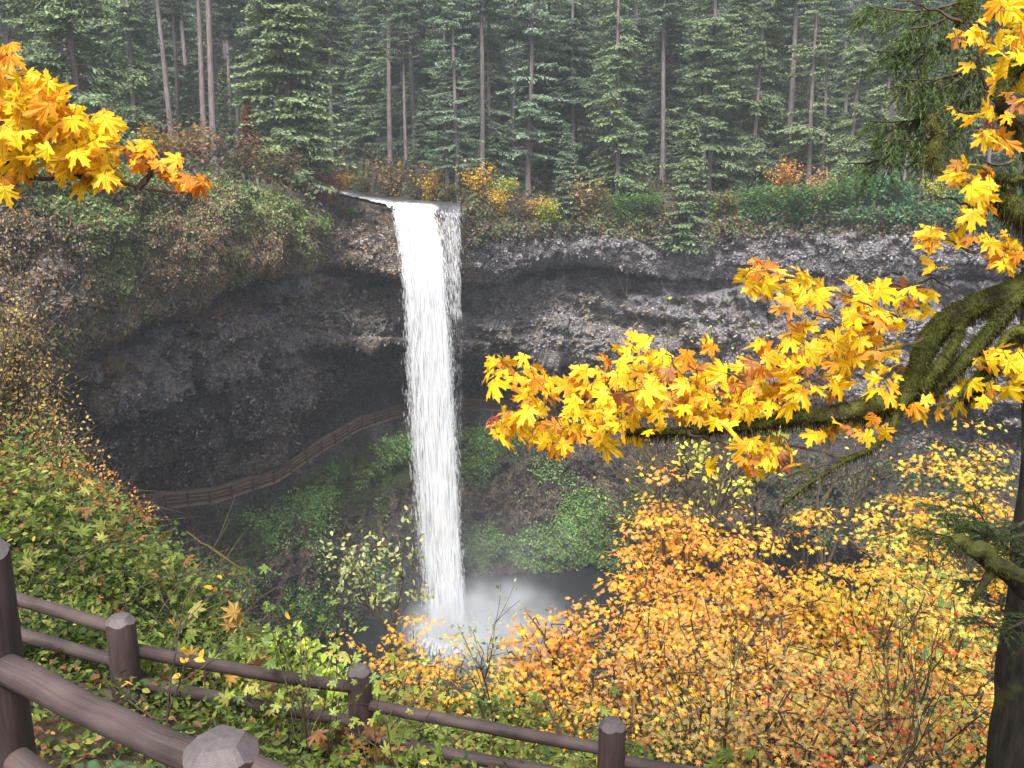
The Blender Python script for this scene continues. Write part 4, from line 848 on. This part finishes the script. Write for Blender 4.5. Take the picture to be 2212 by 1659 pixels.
# moss: short fibres over the limbs and hanging strands
fib = np.array([[0, .12, 0], [0, -.12, 0], [1, 0, 0]]); mm_ = MB()
for (Q, rd), n in zip(mossy, (15000, 3600, 3000, 1800, 5200, 800, 2600, 2000, 4200, 2400, 1200, 1200)):
    k = r.integers(0, len(Q) - 1, n); f = r.uniform(0, 1, n); C_ = Q[k] * (1 - f)[:, None] + Q[k + 1] * f[:, None]; ra = rd[k]
    t_ = unit(Q[k + 1] - Q[k]); nrm = r.normal(0, 1, (n, 3)); nrm -= (nrm * t_).sum(1, keepdims=True) * t_; nrm = unit(nrm)
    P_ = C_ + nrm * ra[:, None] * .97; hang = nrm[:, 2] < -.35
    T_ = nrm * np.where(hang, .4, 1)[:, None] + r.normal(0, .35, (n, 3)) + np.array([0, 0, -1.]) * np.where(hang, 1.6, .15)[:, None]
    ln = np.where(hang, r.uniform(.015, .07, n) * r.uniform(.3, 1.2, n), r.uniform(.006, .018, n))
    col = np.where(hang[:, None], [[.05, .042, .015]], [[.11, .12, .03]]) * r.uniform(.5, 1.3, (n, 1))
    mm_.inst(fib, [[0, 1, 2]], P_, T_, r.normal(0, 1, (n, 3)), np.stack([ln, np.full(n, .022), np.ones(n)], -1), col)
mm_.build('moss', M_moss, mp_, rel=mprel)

# left maple bough
r = np.random.default_rng(12); ml_ = thing('bigleaf_maple', at(-700, 900, 6), 'bright yellow maple bough entering at the upper left of the view', 'tree'); rel = np.array(ml_.location)
mb, mtw = MB(), MB()
spec = [(15,95,22,30,3,6),(25,165,40,18,4,6),(60,200,75,35,14,6),(110,240,75,35,14,6),(30,260,60,60,16,6),(110,300,100,50,26,6),(190,300,55,50,14,6),(220,350,50,45,13,6),(150,350,70,25,8,6.1),(30,340,40,25,5,6),(210,385,35,22,5,6),(12,390,16,30,4,6),(225,255,20,18,3,6.1)]
leafcluster(mb, mtw, spec, r, .135, [(.88, .66, .015), (.88, .72, .02), (.84, .52, .015), (.55, .5, .03)], [5, 5, 2, .5])
spec = [(310,318,35,14,4,6),(330,350,45,14,5,6),(390,345,15,10,2,6),(370,385,40,14,5,6),(425,393,35,10,5,6)]
leafcluster(mb, mtw, spec, r, .10, [(.85, .40, .02), (.70, .26, .03), (.86, .56, .02)], [4, 2, 3])
mb.build('foliage', M_maple, ml_, rel=rel)
for k, p in enumerate([[(-200,330),(0,370),(100,385),(220,380),(300,405),(380,420),(450,400)],[(-200,230),(0,265),(110,290),(230,330)],[(0,370),(30,320),(90,270),(150,220)],[(300,405),(330,370),(300,330),(270,310)],[(-100,200),(-10,170),(20,110)]]): dtube(mtw, p, 6.05, np.linspace(7, 2, len(p)), 6, .01, 80 + k)
dtube(mtw, [(-700, 900), (-420, 500), (-200, 300)], 6.05, [60, 40, 12], 8)
mtw.build('twigs', M_twig, ml_, rel=rel)

# ------------------------------------------------------------------ dark conifer bough and trunk on the right
r = np.random.default_rng(13)
cf = thing('conifer_tree', at(2290, 1900, 7.0), 'close dark mossy trunked conifer at the right edge with drooping boughs', 'tree'); rel = np.array(cf.location)
mb = MB(); dtube(mb, [(2250,2300),(2235,1800),(2225,1600),(2222,1400),(2240,1200),(2250,900),(2250,400),(2250,-300)], 6.8, [130,118,100,66,52,42,36,28], 16, .02, 4)
dtube(mb, [(2230,1290),(2170,1240),(2110,1190),(2060,1165)], 6.2, [16,16,14,8], 8, .02, 5)
mb.build('trunk', M_darkbark, cf, smooth=True, rel=rel)
mn = MB(); mw = MB(); ndl = np.array([[0, .06, 0], [0, -.06, 0], [1, 0, -.05]])
def bough(p0, p1, Y0, Y1, wd, nt2, hang=.6, tl=.35, nn3=26):
    a_, b_ = at(*p0, Y0), at(*p1, Y1); s_ = np.linspace(0, 1, 8); Q = a_ + (b_ - a_) * s_[:, None]; Q[:, 2] -= .12 * np.sin(s_ * 3.1); mw.tube(Q, np.linspace(.016, .004, 8), 4, cap=False); ax = unit(b_ - a_)
    for _ in range(int(nt2 * .95)):
        s0 = r.uniform(.05, 1); c = a_ + (b_ - a_) * s0; c[2] -= .12 * math.sin(s0 * 3.1)
        d = unit(ax * .6 + r.normal(0, .5, 3) * [1, 1, .3] + [0, 0, -hang]); L2 = tl * r.uniform(.5, 1.2) * (1.1 - .6 * s0)
        mw.tube(np.array([c, c + d * L2]), [.003, .0015], 3, cap=False); u = r.uniform(0, 1, nn3)
        P_ = c + d * (L2 * u)[:, None]; T_ = d * .9 + r.normal(0, .45, (nn3, 3))
        mn.inst(ndl, [[0, 1, 2]], P_, T_, r.normal(0, 1, (nn3, 3)), np.stack([np.full(nn3, .045), np.full(nn3, .06), np.ones(nn3) * .04], -1), np.array([[.085, .13, .045]]) * r.uniform(.5, 1.6, (nn3, 1)))
for (p0, p1, n) in [((2180,-60),(1880,10),80),((2200,-20),(1890,110),100),((2200,60),(1950,170),110),((2180,150),(1880,260),90),((2150,200),(1920,300),90),((2000,240),(1830,350),40),((2150,60),(1990,200),90),((2240,300),(2100,330),30),((2150,-80),(1960,60),90),((2100,220),(1990,290),60)]:
    bough(p0, p1, 6.6, 6.2, .3, n, tl=.38)
mw.build('branches', M_twig, cf, rel=rel); mn.build('needles', M_moss, cf, rel=rel); mn = MB(); mw = MB()
for (p0, p1, n) in [((2230,1120),(1990,1140),70),((2230,1150),(2030,1090),60),((2220,1180),(2060,1250),30),((2240,1210),(2090,1060),50),((2240,1320),(2110,1330),40)]:
    bough(p0, p1, 6.6, 6.3, .3, n, hang=.15, tl=.3)
mw.build('branches', M_twig, cf, rel=rel); mn.build('needles', M_moss, cf, rel=rel)
mm_ = MB(); mb = MB(); Qs = [dtube(mb, [(2018,250),(2022,300),(2014,340),(2030,370)], 5.6, [9,11,13,6], 8, .015, 9), dtube(mb, [(2014,335),(2000,360)], 5.6, [6,2], 6)]
mb.build('stub', M_mossbark, cf, rel=rel); mb = MB(); Qs += [dtube(mb, [(2060,1165),(2100,1180),(2150,1215),(2210,1250)], 6.1, [12,17,19,18], 8, .02, 10), dtube(mb, [(2150,1215),(2120,1270),(2095,1310)], 6.1, [14,9,3], 8, .02, 11)]
for (Q, rd), n in zip(Qs, (1500, 300, 2200, 700)):
    k = r.integers(0, len(Q) - 1, n); P_ = Q[k] + r.normal(0, .4, (n, 3)) * rd[k][:, None]
    mm_.inst(fib, [[0, 1, 2]], P_, r.normal(0, .6, (n, 3)) + [0, 0, -.5], r.normal(0, 1, (n, 3)), np.stack([r.uniform(.02, .06, n), np.full(n, .03), np.ones(n)], -1), np.array([[.12, .115, .035]]) * r.uniform(.4, 1.4, (n, 1)))
mb.build('stub', M_mossbark, cf, rel=rel); mm_.build('moss', M_moss, cf, rel=rel)

# ------------------------------------------------------------------ vine maple thicket on the right
def vine_maple(name, base, topP, rx, seed, nspray, cols, wts, label, leaf=.055, nst=7, layer=True, grp=None, spr=.3, per=13):
    r = np.random.default_rng(seed); base = np.array(base); topP = np.array(topP); H = topP[2] - base[2]
    root = thing(name, base, label, 'shrub', grp); ms, mlf = MB(), MB(); ends = []
    for k in range(nst):
        az = r.uniform(0, 6.28); q_ = np.sqrt(r.uniform(.05, 1)) * rx; e_ = np.array([topP[0] + math.cos(az) * q_, topP[1] + math.sin(az) * q_ * .7, base[2] + H * (r.uniform(.85, 1.08) - .25 * (q_ / rx) ** 2)])
        b0 = base + np.array([r.normal(0, .25), r.normal(0, .2), -.3]); s_ = np.linspace(0, 1, 9)
        p = b0 + (e_ - b0) * s_[:, None]; p[:, :2] += (np.sin(s_ * 3.1)[:, None] * r.normal(0, .14, 2)); p[1:-1] += r.normal(0, .03, (7, 3)); ms.tube(p, np.linspace(.03, .008, 9) * r.uniform(.6, 1.3), 5, cap=False)
        for _ in range(7):
            j = r.integers(2, 9); d = unit(np.array([r.normal(0, 1), r.normal(0, 1), r.uniform(.1, .9)])) * r.uniform(.3, .8) * rx * .7
            q2_ = p[j] + d; ms.tube(np.array([p[j], p[j] + d * .5 + r.normal(0, .03, 3), q2_]), [.009, .006, .003], 4, cap=False); ends += [q2_, p[j] + d * .6]
        ends += [e_, p[-2], p[-3]]
    ends = np.array(ends); nspray = int(nspray * (.95 if base[1] > 11.2 else .66)); cc = ends[r.integers(0, len(ends), nspray)] + r.normal(0, .14, (nspray, 3))
    n = nspray * per; c = np.repeat(cc, per, 0); an = r.uniform(0, 6.28, n); q_ = r.uniform(0, 1, n) ** .6 * spr; P_ = c + np.stack([np.cos(an) * q_, np.sin(an) * q_, r.normal(0, .03, n) - q_ * .12], -1)
    T_ = np.stack([np.cos(an), np.sin(an), r.normal(-.45, .35, n)], -1); N_ = np.array([0, -.25, 1.]) + r.normal(0, .33, (n, 3))
    hue = palette(r, nspray, cols, wts); C_ = np.repeat(hue, per, 0); alt = palette(r, n, cols, wts); mixk = r.uniform(0, 1, (n, 1)) < .35; C_ = np.where(mixk, alt, C_) * r.uniform(.8, 1.15, (n, 1))
    mlf.inst(VM_V, VM_F, P_, T_, N_, leaf * r.uniform(.6, 1.25, n), C_)
    ms.build('stems', M_twig, root, rel=base); mlf.build('foliage', M_leaf, root, rel=base); return root
Y_, O_, P_k, R_, YG = (.80, .50, .04), (.72, .30, .04), (.68, .34, .09), (.62, .10, .03), (.50, .50, .08)
G_, PY = (.14, .24, .06), (.70, .46, .10)
TN, OT = (.46, .33, .12), (.33, .27, .10)
def gp(px, Y): x = (px - 1106) / FX * Y * 1.07; return np.array([x, Y, float(hgt(np.array(x), np.array(Y)))])
VMs = [ # px, Y, top py, top px, rx, sprays, cols, wts, label
 (1500, 12.5, 1040, 1490, .95, 250, [Y_,O_,P_k], [5,4,3], 'tallest yellow-orange vine maple in the thicket, below the maple bough'),
 (1330, 11.5, 1205, 1325, .9, 210, [Y_,O_,P_k], [4,4,3], 'orange vine maple at the thicket\'s left side beside the pool'),
 (1205, 11.3, 1325, 1195, .6, 120, [O_,Y_,P_k], [4,4,3], 'leftmost orange vine maple of the thicket, leaning over the pool'),
 (1640, 12.0, 1185, 1650, .9, 190, [Y_,O_,P_k], [4,3,4], 'yellow and peach vine maple right of the tallest one'),
 (1790, 11.5, 1150, 1790, 1.0, 240, [Y_,Y_,O_,PY], [5,3,2,2], 'brightest golden vine maple in the middle of the thicket'),
 (1930, 11.0, 1255, 1910, 1.0, 200, [PY,Y_,O_,YG,R_], [4,3,2,3,.7], 'pale yellow vine maple flecked with red right of the golden one'),
 (2080, 10.5, 1300, 2060, 1.0, 190, [PY,O_,YG,G_,R_], [3,2,3,2,1], 'yellow green vine maple beside the dark right trunk'),
 (1560, 9.6, 1290, 1560, .95, 230, [PY,TN,O_,P_k,Y_], [4,3,2,3,2], 'peach coloured vine maple in front of the tallest one'),
 (1730, 9.2, 1360, 1720, .95, 230, [PY,P_k,TN,O_,R_], [3,3,3,2,.6], 'peach and orange vine maple in front of the golden one'),
 (1890, 8.8, 1420, 1880, .9, 220, [P_k,PY,TN,R_,YG,O_], [3,3,3,1.3,1.5,1.5], 'reddish peach vine maple low on the right'),
 (2030, 8.6, 1450, 2020, .85, 180, [PY,YG,O_,R_,G_], [3,3,2,1.6,1.5], 'mixed red and green vine maple against the dark right trunk'),
 (1440, 9.2, 1400, 1440, .85, 200, [TN,O_,Y_,P_k,OT], [3,3,2,3,2], 'orange vine maple low in front, right of the second fence post from right'),
 (1590, 7.6, 1480, 1600, .7, 170, [PY,TN,P_k,R_,OT], [3,3,2,.6,3], 'low peach vine maple behind the lower fence at the bottom'),
 (1780, 7.4, 1500, 1780, .7, 170, [P_k,PY,TN,R_,OT], [3,2,3,1,3], 'low reddish vine maple above the bottom edge'),
 (1960, 7.3, 1530, 1960, .65, 150, [TN,PY,R_,OT,G_], [3,3,1.3,3,1.5], 'low red flecked vine maple by the base of the dark trunk'),
 (1290, 9.2, 1490, 1280, .6, 90, [O_,Y_,G_], [4,3,2], 'small orange vine maple above the third lower fence post'),
 (2130, 14, 960, 2130, 1.25, 420, [Y_,O_,YG], [6,2,2], 'golden shrub at the right edge under the maple bough'),
 (1970, 13, 1130, 1975, .9, 260, [YG,G_,PY,Y_], [4,3,2,2], 'green and pale yellow shrub left of the golden shrub by the frame edge')]
for k, (px, Yb, tpy, tpx, rx, ns3, co, wt, lb) in enumerate(VMs):
    vine_maple('vine_maple', gp(px, Yb), at(tpx, tpy, Yb), rx, 200 + k, ns3, co, wt, lb, leaf=.05 if Yb > 10 else .038, nst=15, spr=.27, per=17)
vine_maple('vine_maple', gp(905, 10.5), at(900, 1375, 10.5), .75, 301, 130, [(.8, .42, .05), PY, YG], [4, 3, 1], 'low orange yellow shrub in front of the waterfall foot', leaf=.045, spr=.22)
vine_maple('vine_maple', gp(1040, 10), at(1010, 1440, 10), .6, 302, 70, [(.8, .45, .05), YG, G_], [3, 3, 2], 'small yellow green shrub right of the waterfall foot', leaf=.04, spr=.2)

# slender saplings
def branching(ms, tips, p, d, L_, rad, depth, r, up=.25, spread=.6):
    k = 5; s_ = np.linspace(0, 1, k); bend = r.normal(0, .12, 3) * L_
    Q = p + d * (L_ * s_)[:, None] + bend * (s_ ** 2)[:, None] + np.array([0, 0, up * L_ * .3]) * (s_ ** 2)[:, None]; ms.tube(Q, np.linspace(rad, rad * .55, k), 5 if depth > 1 else 3, cap=False)
    if depth == 0: tips.extend([Q[-1], Q[3], Q[2]]); return
    for j in range(r.integers(3, 5)):
        q_ = Q[r.integers(2, k)]; dd_ = unit(d + r.normal(0, spread, 3) + [0, 0, up]); branching(ms, tips, q_, dd_, L_ * r.uniform(.5, .72), rad * .55, depth - 1, r, up, spread)
    branching(ms, tips, Q[-1], unit(d + r.normal(0, .2, 3)), L_ * .75, rad * .55, depth - 1, r, up, spread)
def sapling(name, base, h, seed, depth, nleaf, cols, wts, label, leaf=.05, rad=.03, cat='sapling', mat=None, spread=.6, up=.25):
    r = np.random.default_rng(seed); root = thing(name, base, label, cat); ms = MB(); tips = []
    branching(ms, tips, np.array(base) - [0, 0, .3], np.array([r.normal(0, .05), 0, 1.]), h * .45, rad, depth, r, up, spread); ms.build('stem', mat or M_twig, root, rel=base)
    if nleaf:
        tips = np.array(tips); P_ = tips[r.integers(0, len(tips), nleaf)] + r.normal(0, leaf * .9, (nleaf, 3)); C_ = palette(r, nleaf, cols, wts) * r.uniform(.7, 1.2, (nleaf, 1))
        mlf = MB(); mlf.inst(oval, ovf, P_, r.normal(0, 1, (nleaf, 3)), np.array([0, -.3, .8]) + r.normal(0, .5, (nleaf, 3)), leaf * r.uniform(.7, 1.3, nleaf) * 1.3, C_); mlf.build('foliage', M_leaf, root, rel=base)
    return root
AL = [(.30, .36, .14), (.42, .42, .18), (.2, .26, .1)]
sapling('alder_sapling', at(850, 1480, 11), 2.1, 401, 3, 520, AL, [3, 2, 1], 'slender pale leaved sapling standing in front of the waterfall', .05, .02)
sapling('alder_sapling', at(1065, 1540, 9.5), 1.55, 402, 2, 90, AL, [3, 2, 1], 'thin nearly leafless sapling right of the waterfall foot', .04, .014)
sapling('bare_sapling', at(352, 1640, 5.2), 1.6, 403, 3, 26, [(.8, .45, .05)], [1], 'thin bare sapling rising in front of the leftmost lower fence post', .04, .012)
sapling('bare_tree', gp(1552, 7.6), 1.9, 434, 3, 0, None, None, 'dark mossy stemmed bare tree standing in front of the orange thicket', .05, .032, 'tree', M_mossbark, .75, .3)
sapling('bare_tree', gp(1905, 7.0), 2.2, 431, 3, 0, None, None, 'thin dark leafless stem in front of the reddish vine maple', .05, .026, 'tree', M_twig, .45, .5)
BRt = [(1630, 1330, 26, 8.5, 'dark bare tree trunk behind the thicket under the maple bough'), (1780, 1340, 24, 6.5, 'slim mossy bare tree right of the dark bare trunk'), (1480, 1300, 24, 6.0, 'grey leafless tree behind the tallest vine maple'), (1400, 1260, 30, 6, 'thin leafless tree over the dark rock right of the fall')]
for k, (px, py0, Yb, h, lb) in enumerate(BRt): sapling('bare_tree', at(px, py0, Yb), h, 410 + k, 4, 60, [(.75, .35, .05), (.5, .5, .1)], [1, 1], lb, .09, .09, 'tree', M_twig, .7, .15)
sapling('alder_tree', at(1560, 1330, 14), 4.2, 420, 3, 420, [(.65, .62, .08), (.5, .52, .1)], [2, 1], 'yellow green leaved sapling rising above the thicket', .07, .035)

# left shrubs on the bank
r = np.random.default_rng(14)
def mass(name, centres, n, leaf, cols, wts, label, seed, stems=60):
    """centres: (px, py, Y, r)"""
    r = np.random.default_rng(seed); c = np.array([np.append(at(a_, b_, c_), d_) for a_, b_, c_, d_ in centres]); base = gp(centres[0][0], centres[0][2]); root = thing(name, base, label, 'shrub')
    k = r.choice(len(c), n, p=c[:, 3] ** 2 / (c[:, 3] ** 2).sum()); P_ = c[k, :3] + unit(r.normal(0, 1, (n, 3))) * (c[k, 3] * r.uniform(.35, 1.08, n))[:, None]
    C_ = palette(r, n, cols, wts) * r.uniform(.7, 1.2, (n, 1)); mlf = MB()
    mlf.inst(oval, ovf, P_, r.normal(0, 1, (n, 3)), np.array([0, -.3, .8]) + r.normal(0, .5, (n, 3)), leaf * r.uniform(.7, 1.4, n), C_); mlf.build('foliage', M_leaf, root, rel=base)
    ms = MB()
    for _ in range(stems):
        q_ = c[r.integers(0, len(c))]; e_ = q_[:3] + r.normal(0, .45, 3) * q_[3]; b0 = base + [r.normal(0, .6), r.normal(0, .5), -.3]; s_ = np.linspace(0, 1, 7)
        p = b0 + (e_ - b0) * s_[:, None] + np.sin(s_ * 3.1)[:, None] * r.normal(0, .2, 3); ms.tube(p, np.linspace(.03, .006, 7), 4, cap=False)
        for _ in range(3):
            j = r.integers(3, 7); ms.tube(np.array([p[j], p[j] + r.normal(0, .35, 3)]), [.008, .003], 3, cap=False)
    ms.build('stems', M_twig, root, rel=base)
YB = [(.52, .38, .10), (.36, .26, .08), (.26, .15, .05), (.16, .12, .05)]
mass('yellow_shrub', [(-60,760,15,1.0),(20,780,15,.75),(70,850,15,.7),(0,900,15,.9),(110,930,14.5,.62),(60,1000,14,.8),(160,990,14,.45),(20,690,15,.45)], 4300, .055, YB, [2,3,3,3], 'tall shrub of tiny yellow leaves at the left edge of the view', 501, 120)
mass('orange_shrub', [(190,1060,13,.45),(240,1090,12.5,.4),(130,1060,12.5,.5),(300,1120,12.5,.28)], 1500, .05, [(.65,.26,.05),(.62,.38,.08),(.45,.2,.05)], [3,2,2], 'orange leaved shrub below the tiny leaved yellow shrub', 502, 50)
mass('green_shrub', [(610,1440,8.2,.35),(690,1480,8,.3),(560,1490,7.6,.3)], 700, .10, [(.40,.52,.06),(.28,.42,.06),(.5,.5,.08)], [3,2,1], 'bright lime leaved shrub behind the lower fence rails', 503, 20)
dtm = MB(); bt = thing('mossy_dead_branch', at(440, 1190, 12.5), 'mossy bare forked branch drooping over the dark slope', 'branch'); relb = np.array(bt.location)
for p, rd in (([(400,1150),(470,1195),(520,1225),(545,1270),(550,1310)], [2,3.2,3.2,2.6,1.2]), ([(475,1198),(490,1260),(515,1310)], [2.4,2.2,1]), ([(520,1225),(570,1250)], [1.8,.8])): dtube(dtm, p, 12.5, rd, 6, .02, 3)
dtm.build('wood', barkmat('mossy_wood', (.05, .04, .02), (.12, .10, .03), 10, 2), None if False else bt, rel=relb)

# ------------------------------------------------------------------ bank ground cover and ferns
r = np.random.default_rng(15)
def cover(name, n, xr, yr, leaf, cols, wts, lift, seed, label, msk=None, tmpl=(oval, ovf)):
    r = np.random.default_rng(seed); m_ = int(n * 1.6); X_ = r.uniform(*xr, m_); Yv = r.uniform(yr[0] ** .5, yr[1] ** .5, m_) ** 2
    ok = np.abs(X_) < Yv * .62 + .5
    if msk is not None: ok &= msk(X_, Yv, r)
    X_, Yv = X_[ok], Yv[ok]; n = len(X_); b = np.clip(fbm(np.stack([X_ * .9, Yv * .9, X_ * 0], -1), 3, seed) + .7, .08, 2)
    P_ = np.stack([X_, Yv, hgt(X_, Yv) + r.uniform(0, 1, n) ** .8 * lift * b * sst(2, 8, Yv)], -1); hue = fbm(P_ * .7, 2, seed + 1)
    cols = np.array(cols); wts = np.array(wts) / sum(wts); cum = np.cumsum(wts); u = np.clip(.5 + .42 * hue + r.normal(0, .24, n), 0, .999); C_ = cols[np.searchsorted(cum, u)] * r.uniform(.6, 1.25, (n, 1))
    mb = MB(); mb.inst(*tmpl, P_, r.normal(0, 1, (n, 3)) * [1, 1, .5], np.array([0, -.35, .8]) + r.normal(0, .65, (n, 3)), leaf * r.uniform(.4, 1.6, n), C_)
    return tag(mb.build(name, M_cover), label, 'ground cover', kind='stuff')
CG = [(.045, .075, .018), (.09, .135, .025), (.15, .20, .035), (.23, .27, .06), (.33, .34, .09), (.42, .34, .07), (.34, .19, .05), (.14, .08, .04)]
cover('bramble_cover', 95000, (-10, 3.2), (6.3, 17), .06, CG, [4, 6, 6, 4, 2, 1.1, .8, .8], .5, 601, 'green and yellow brambles covering the bank beyond the fence')
cover('bramble_cover', 16000, (2.0, 10), (6.5, 16), .07, [(.12,.06,.03),(.25,.14,.05),(.07,.09,.03),(.2,.09,.04)], [3,3,3,2], .6, 602, 'fallen leaves and low growth beneath the orange thicket')
cover('fern_litter', 20000, (-4, 4), (2.6, 6.8), .05, [(.05,.08,.02),(.12,.16,.03),(.22,.24,.05),(.16,.08,.04),(.30,.15,.07),(.40,.26,.08)], [3,3,2,2.5,2,.8], .4, 603, 'leaf litter and low green growth between the two fences')
cover('left_bank_cover', 34000, (-12, -3.5), (9, 19), .06, [(.05,.10,.03),(.12,.18,.04),(.25,.24,.06),(.40,.19,.05)], [5,5,2,.8], .9, 604, 'taller tangled brambles on the left part of the bank')
cover('broad_leaved_cover', 5200, (-10, 2.5), (6.2, 15), .085, [(.12,.17,.03),(.20,.25,.05),(.33,.33,.08),(.40,.24,.06),(.25,.12,.05)], [4,4,2,1,1], .6, 605, 'scattered larger lobed leaves among the brambles', tmpl=(VM_V, VM_F))
def stalks():
    r = np.random.default_rng(77); mb = MB(); n = 700
    for _ in range(n):
        Yv = r.uniform(6.5, 15); x = r.uniform(-.58 * Yv, .25 * Yv); b = np.array([x, Yv, float(hgt(np.array(x), np.array(Yv)))]); az = r.uniform(0, 6.28); L_ = r.uniform(.4, 1.2)
        s_ = np.linspace(0, 1, 6); p = b + np.stack([np.cos(az) * L_ * s_, np.sin(az) * L_ * s_, 1.1 * L_ * s_ - .7 * L_ * s_ ** 2], -1); mb.tube(p, np.linspace(.006, .003, 6), 3, cap=False)
    return mb
tag(stalks().build('bramble_stems', M_twig), 'thin arching bramble stems across the bank', 'bramble stems', kind='stuff')
pin = np.array([[0, 0, 0], [.4, .11, 0], [1, .0, -.05], [.4, -.11, 0]])
def fern(base, size, seed, label, n=11):
    r = np.random.default_rng(seed); root = thing('sword_fern', base, label, 'fern', 'sword ferns by the fences'); base = np.array(base)
    for k in range(n):
        mb = MB(); az = 2 * math.pi * k / n + r.normal(0, .2); L_ = size * r.uniform(.75, 1.1); m_ = 26; s_ = np.linspace(.05, 1, m_); d = np.array([math.cos(az), math.sin(az), 0]); sd_ = np.array([-d[1], d[0], 0])
        p = d * (L_ * .85 * s_)[:, None] + np.array([0, 0, 1.]) * (L_ * (.95 * s_ - .85 * s_ ** 2))[:, None]; mb.tube(p, np.linspace(.005, .002, m_), 3, (.12, .1, .04), cap=False); t_ = unit(np.gradient(p, axis=0))
        for sg in (-1, 1):
            mb.inst(pin, [[0, 1, 2, 3]], p, t_ * .35 + sd_ * sg + [0, 0, .05], np.cross(t_, sd_) * -1 + r.normal(0, .1, (m_, 3)), L_ * .17 * np.sin(np.clip(s_ * 1.02 + .08, 0, 1) * math.pi) ** .6 + .01, np.array([[.085, .15, .06]]) * r.uniform(.7, 1.3, (m_, 1)))
        mb.build('frond', M_leaf, root)
for k, (px, Yb, s_, lb) in enumerate([(905, 5.6, .42, 'sword fern under the lower fence between its second and third posts'), (770, 5.5, .4, 'sword fern at the foot of the second lower fence post'), (330, 5.2, .42, 'sword fern at the foot of the leftmost lower fence post'), (420, 5.5, .38, 'sword fern just right of the leftmost lower fence post'), (130, 4.6, .42, 'sword fern in the bottom left corner between the fences'), (250, 4.2, .4, 'sword fern directly above the near diagonal rail'), (640, 5.0, .36, 'sword fern right of the big near post'), (1100, 5.6, .33, 'sword fern at the bottom edge left of the third lower post')]):
    fern(gp(px, Yb) + [0, 0, .02], s_, 700 + k, lb)
# fresh lime leaves by the second post
def vine(px, py, Yb, n, seed, label):
    r = np.random.default_rng(seed); b = at(px, py, Yb); root = thing('salmonberry_bush', gp(px, Yb), label, 'shrub'); rel = np.array(root.location)
    P_ = b + r.normal(0, 1, (n, 3)) * [.3, .12, .2]; mb = MB(); mb.inst(BIGS[0], BIG_F, P_, r.normal(0, .8, (n, 3)) + [0, -.3, -.4], np.array([0, -.6, .8]) + r.normal(0, .35, (n, 3)), r.uniform(.04, .075, n), np.array([(.26, .33, .05), (.36, .36, .07), (.13, .20, .04)])[r.integers(0, 3, n)]); mb.build('foliage', M_leaf, root, rel=rel)
    ms = MB()
    for p in P_[::3]: ms.tube(np.array([rel + [r.normal(0, .1), 0, -.1], (rel + p) / 2 + r.normal(0, .08, 3), p]), [.006, .004, .002], 4, cap=False)
    ms.build('stems', M_twig, root, rel=rel)
vine(650, 1400, 6.4, 44, 801, 'lime green bush growing over the rails left of the second lower post'); vine(600, 1510, 6.3, 30, 802, 'yellow green bush behind the middle rail, below the lime green one'); vine(840, 1530, 6.3, 22, 803, 'lime leaves creeping round the second lower fence post')

# ------------------------------------------------------------------ haze
import bmesh
bm = bmesh.new(); bmesh.ops.create_cube(bm, size=1); me = bpy.data.meshes.new('haze'); bm.to_mesh(me); bm.free()
hz = bpy.data.objects.new('haze', me); sc.collection.objects.link(hz); hz.location = (0, 130, -2); hz.scale = (700, 640, 130); tag(hz, kind='stuff')
m, n_t, N, L = newmat('haze'); v = N('VolumePrincipled'); v.inputs['Color'].default_value = (.86, .92, 1, 1); v.inputs['Density'].default_value = .0005; v.inputs['Anisotropy'].default_value = .2
ou = N('OutputMaterial'); L(v.outputs[0], ou.inputs['Volume']); me.materials.append(m)
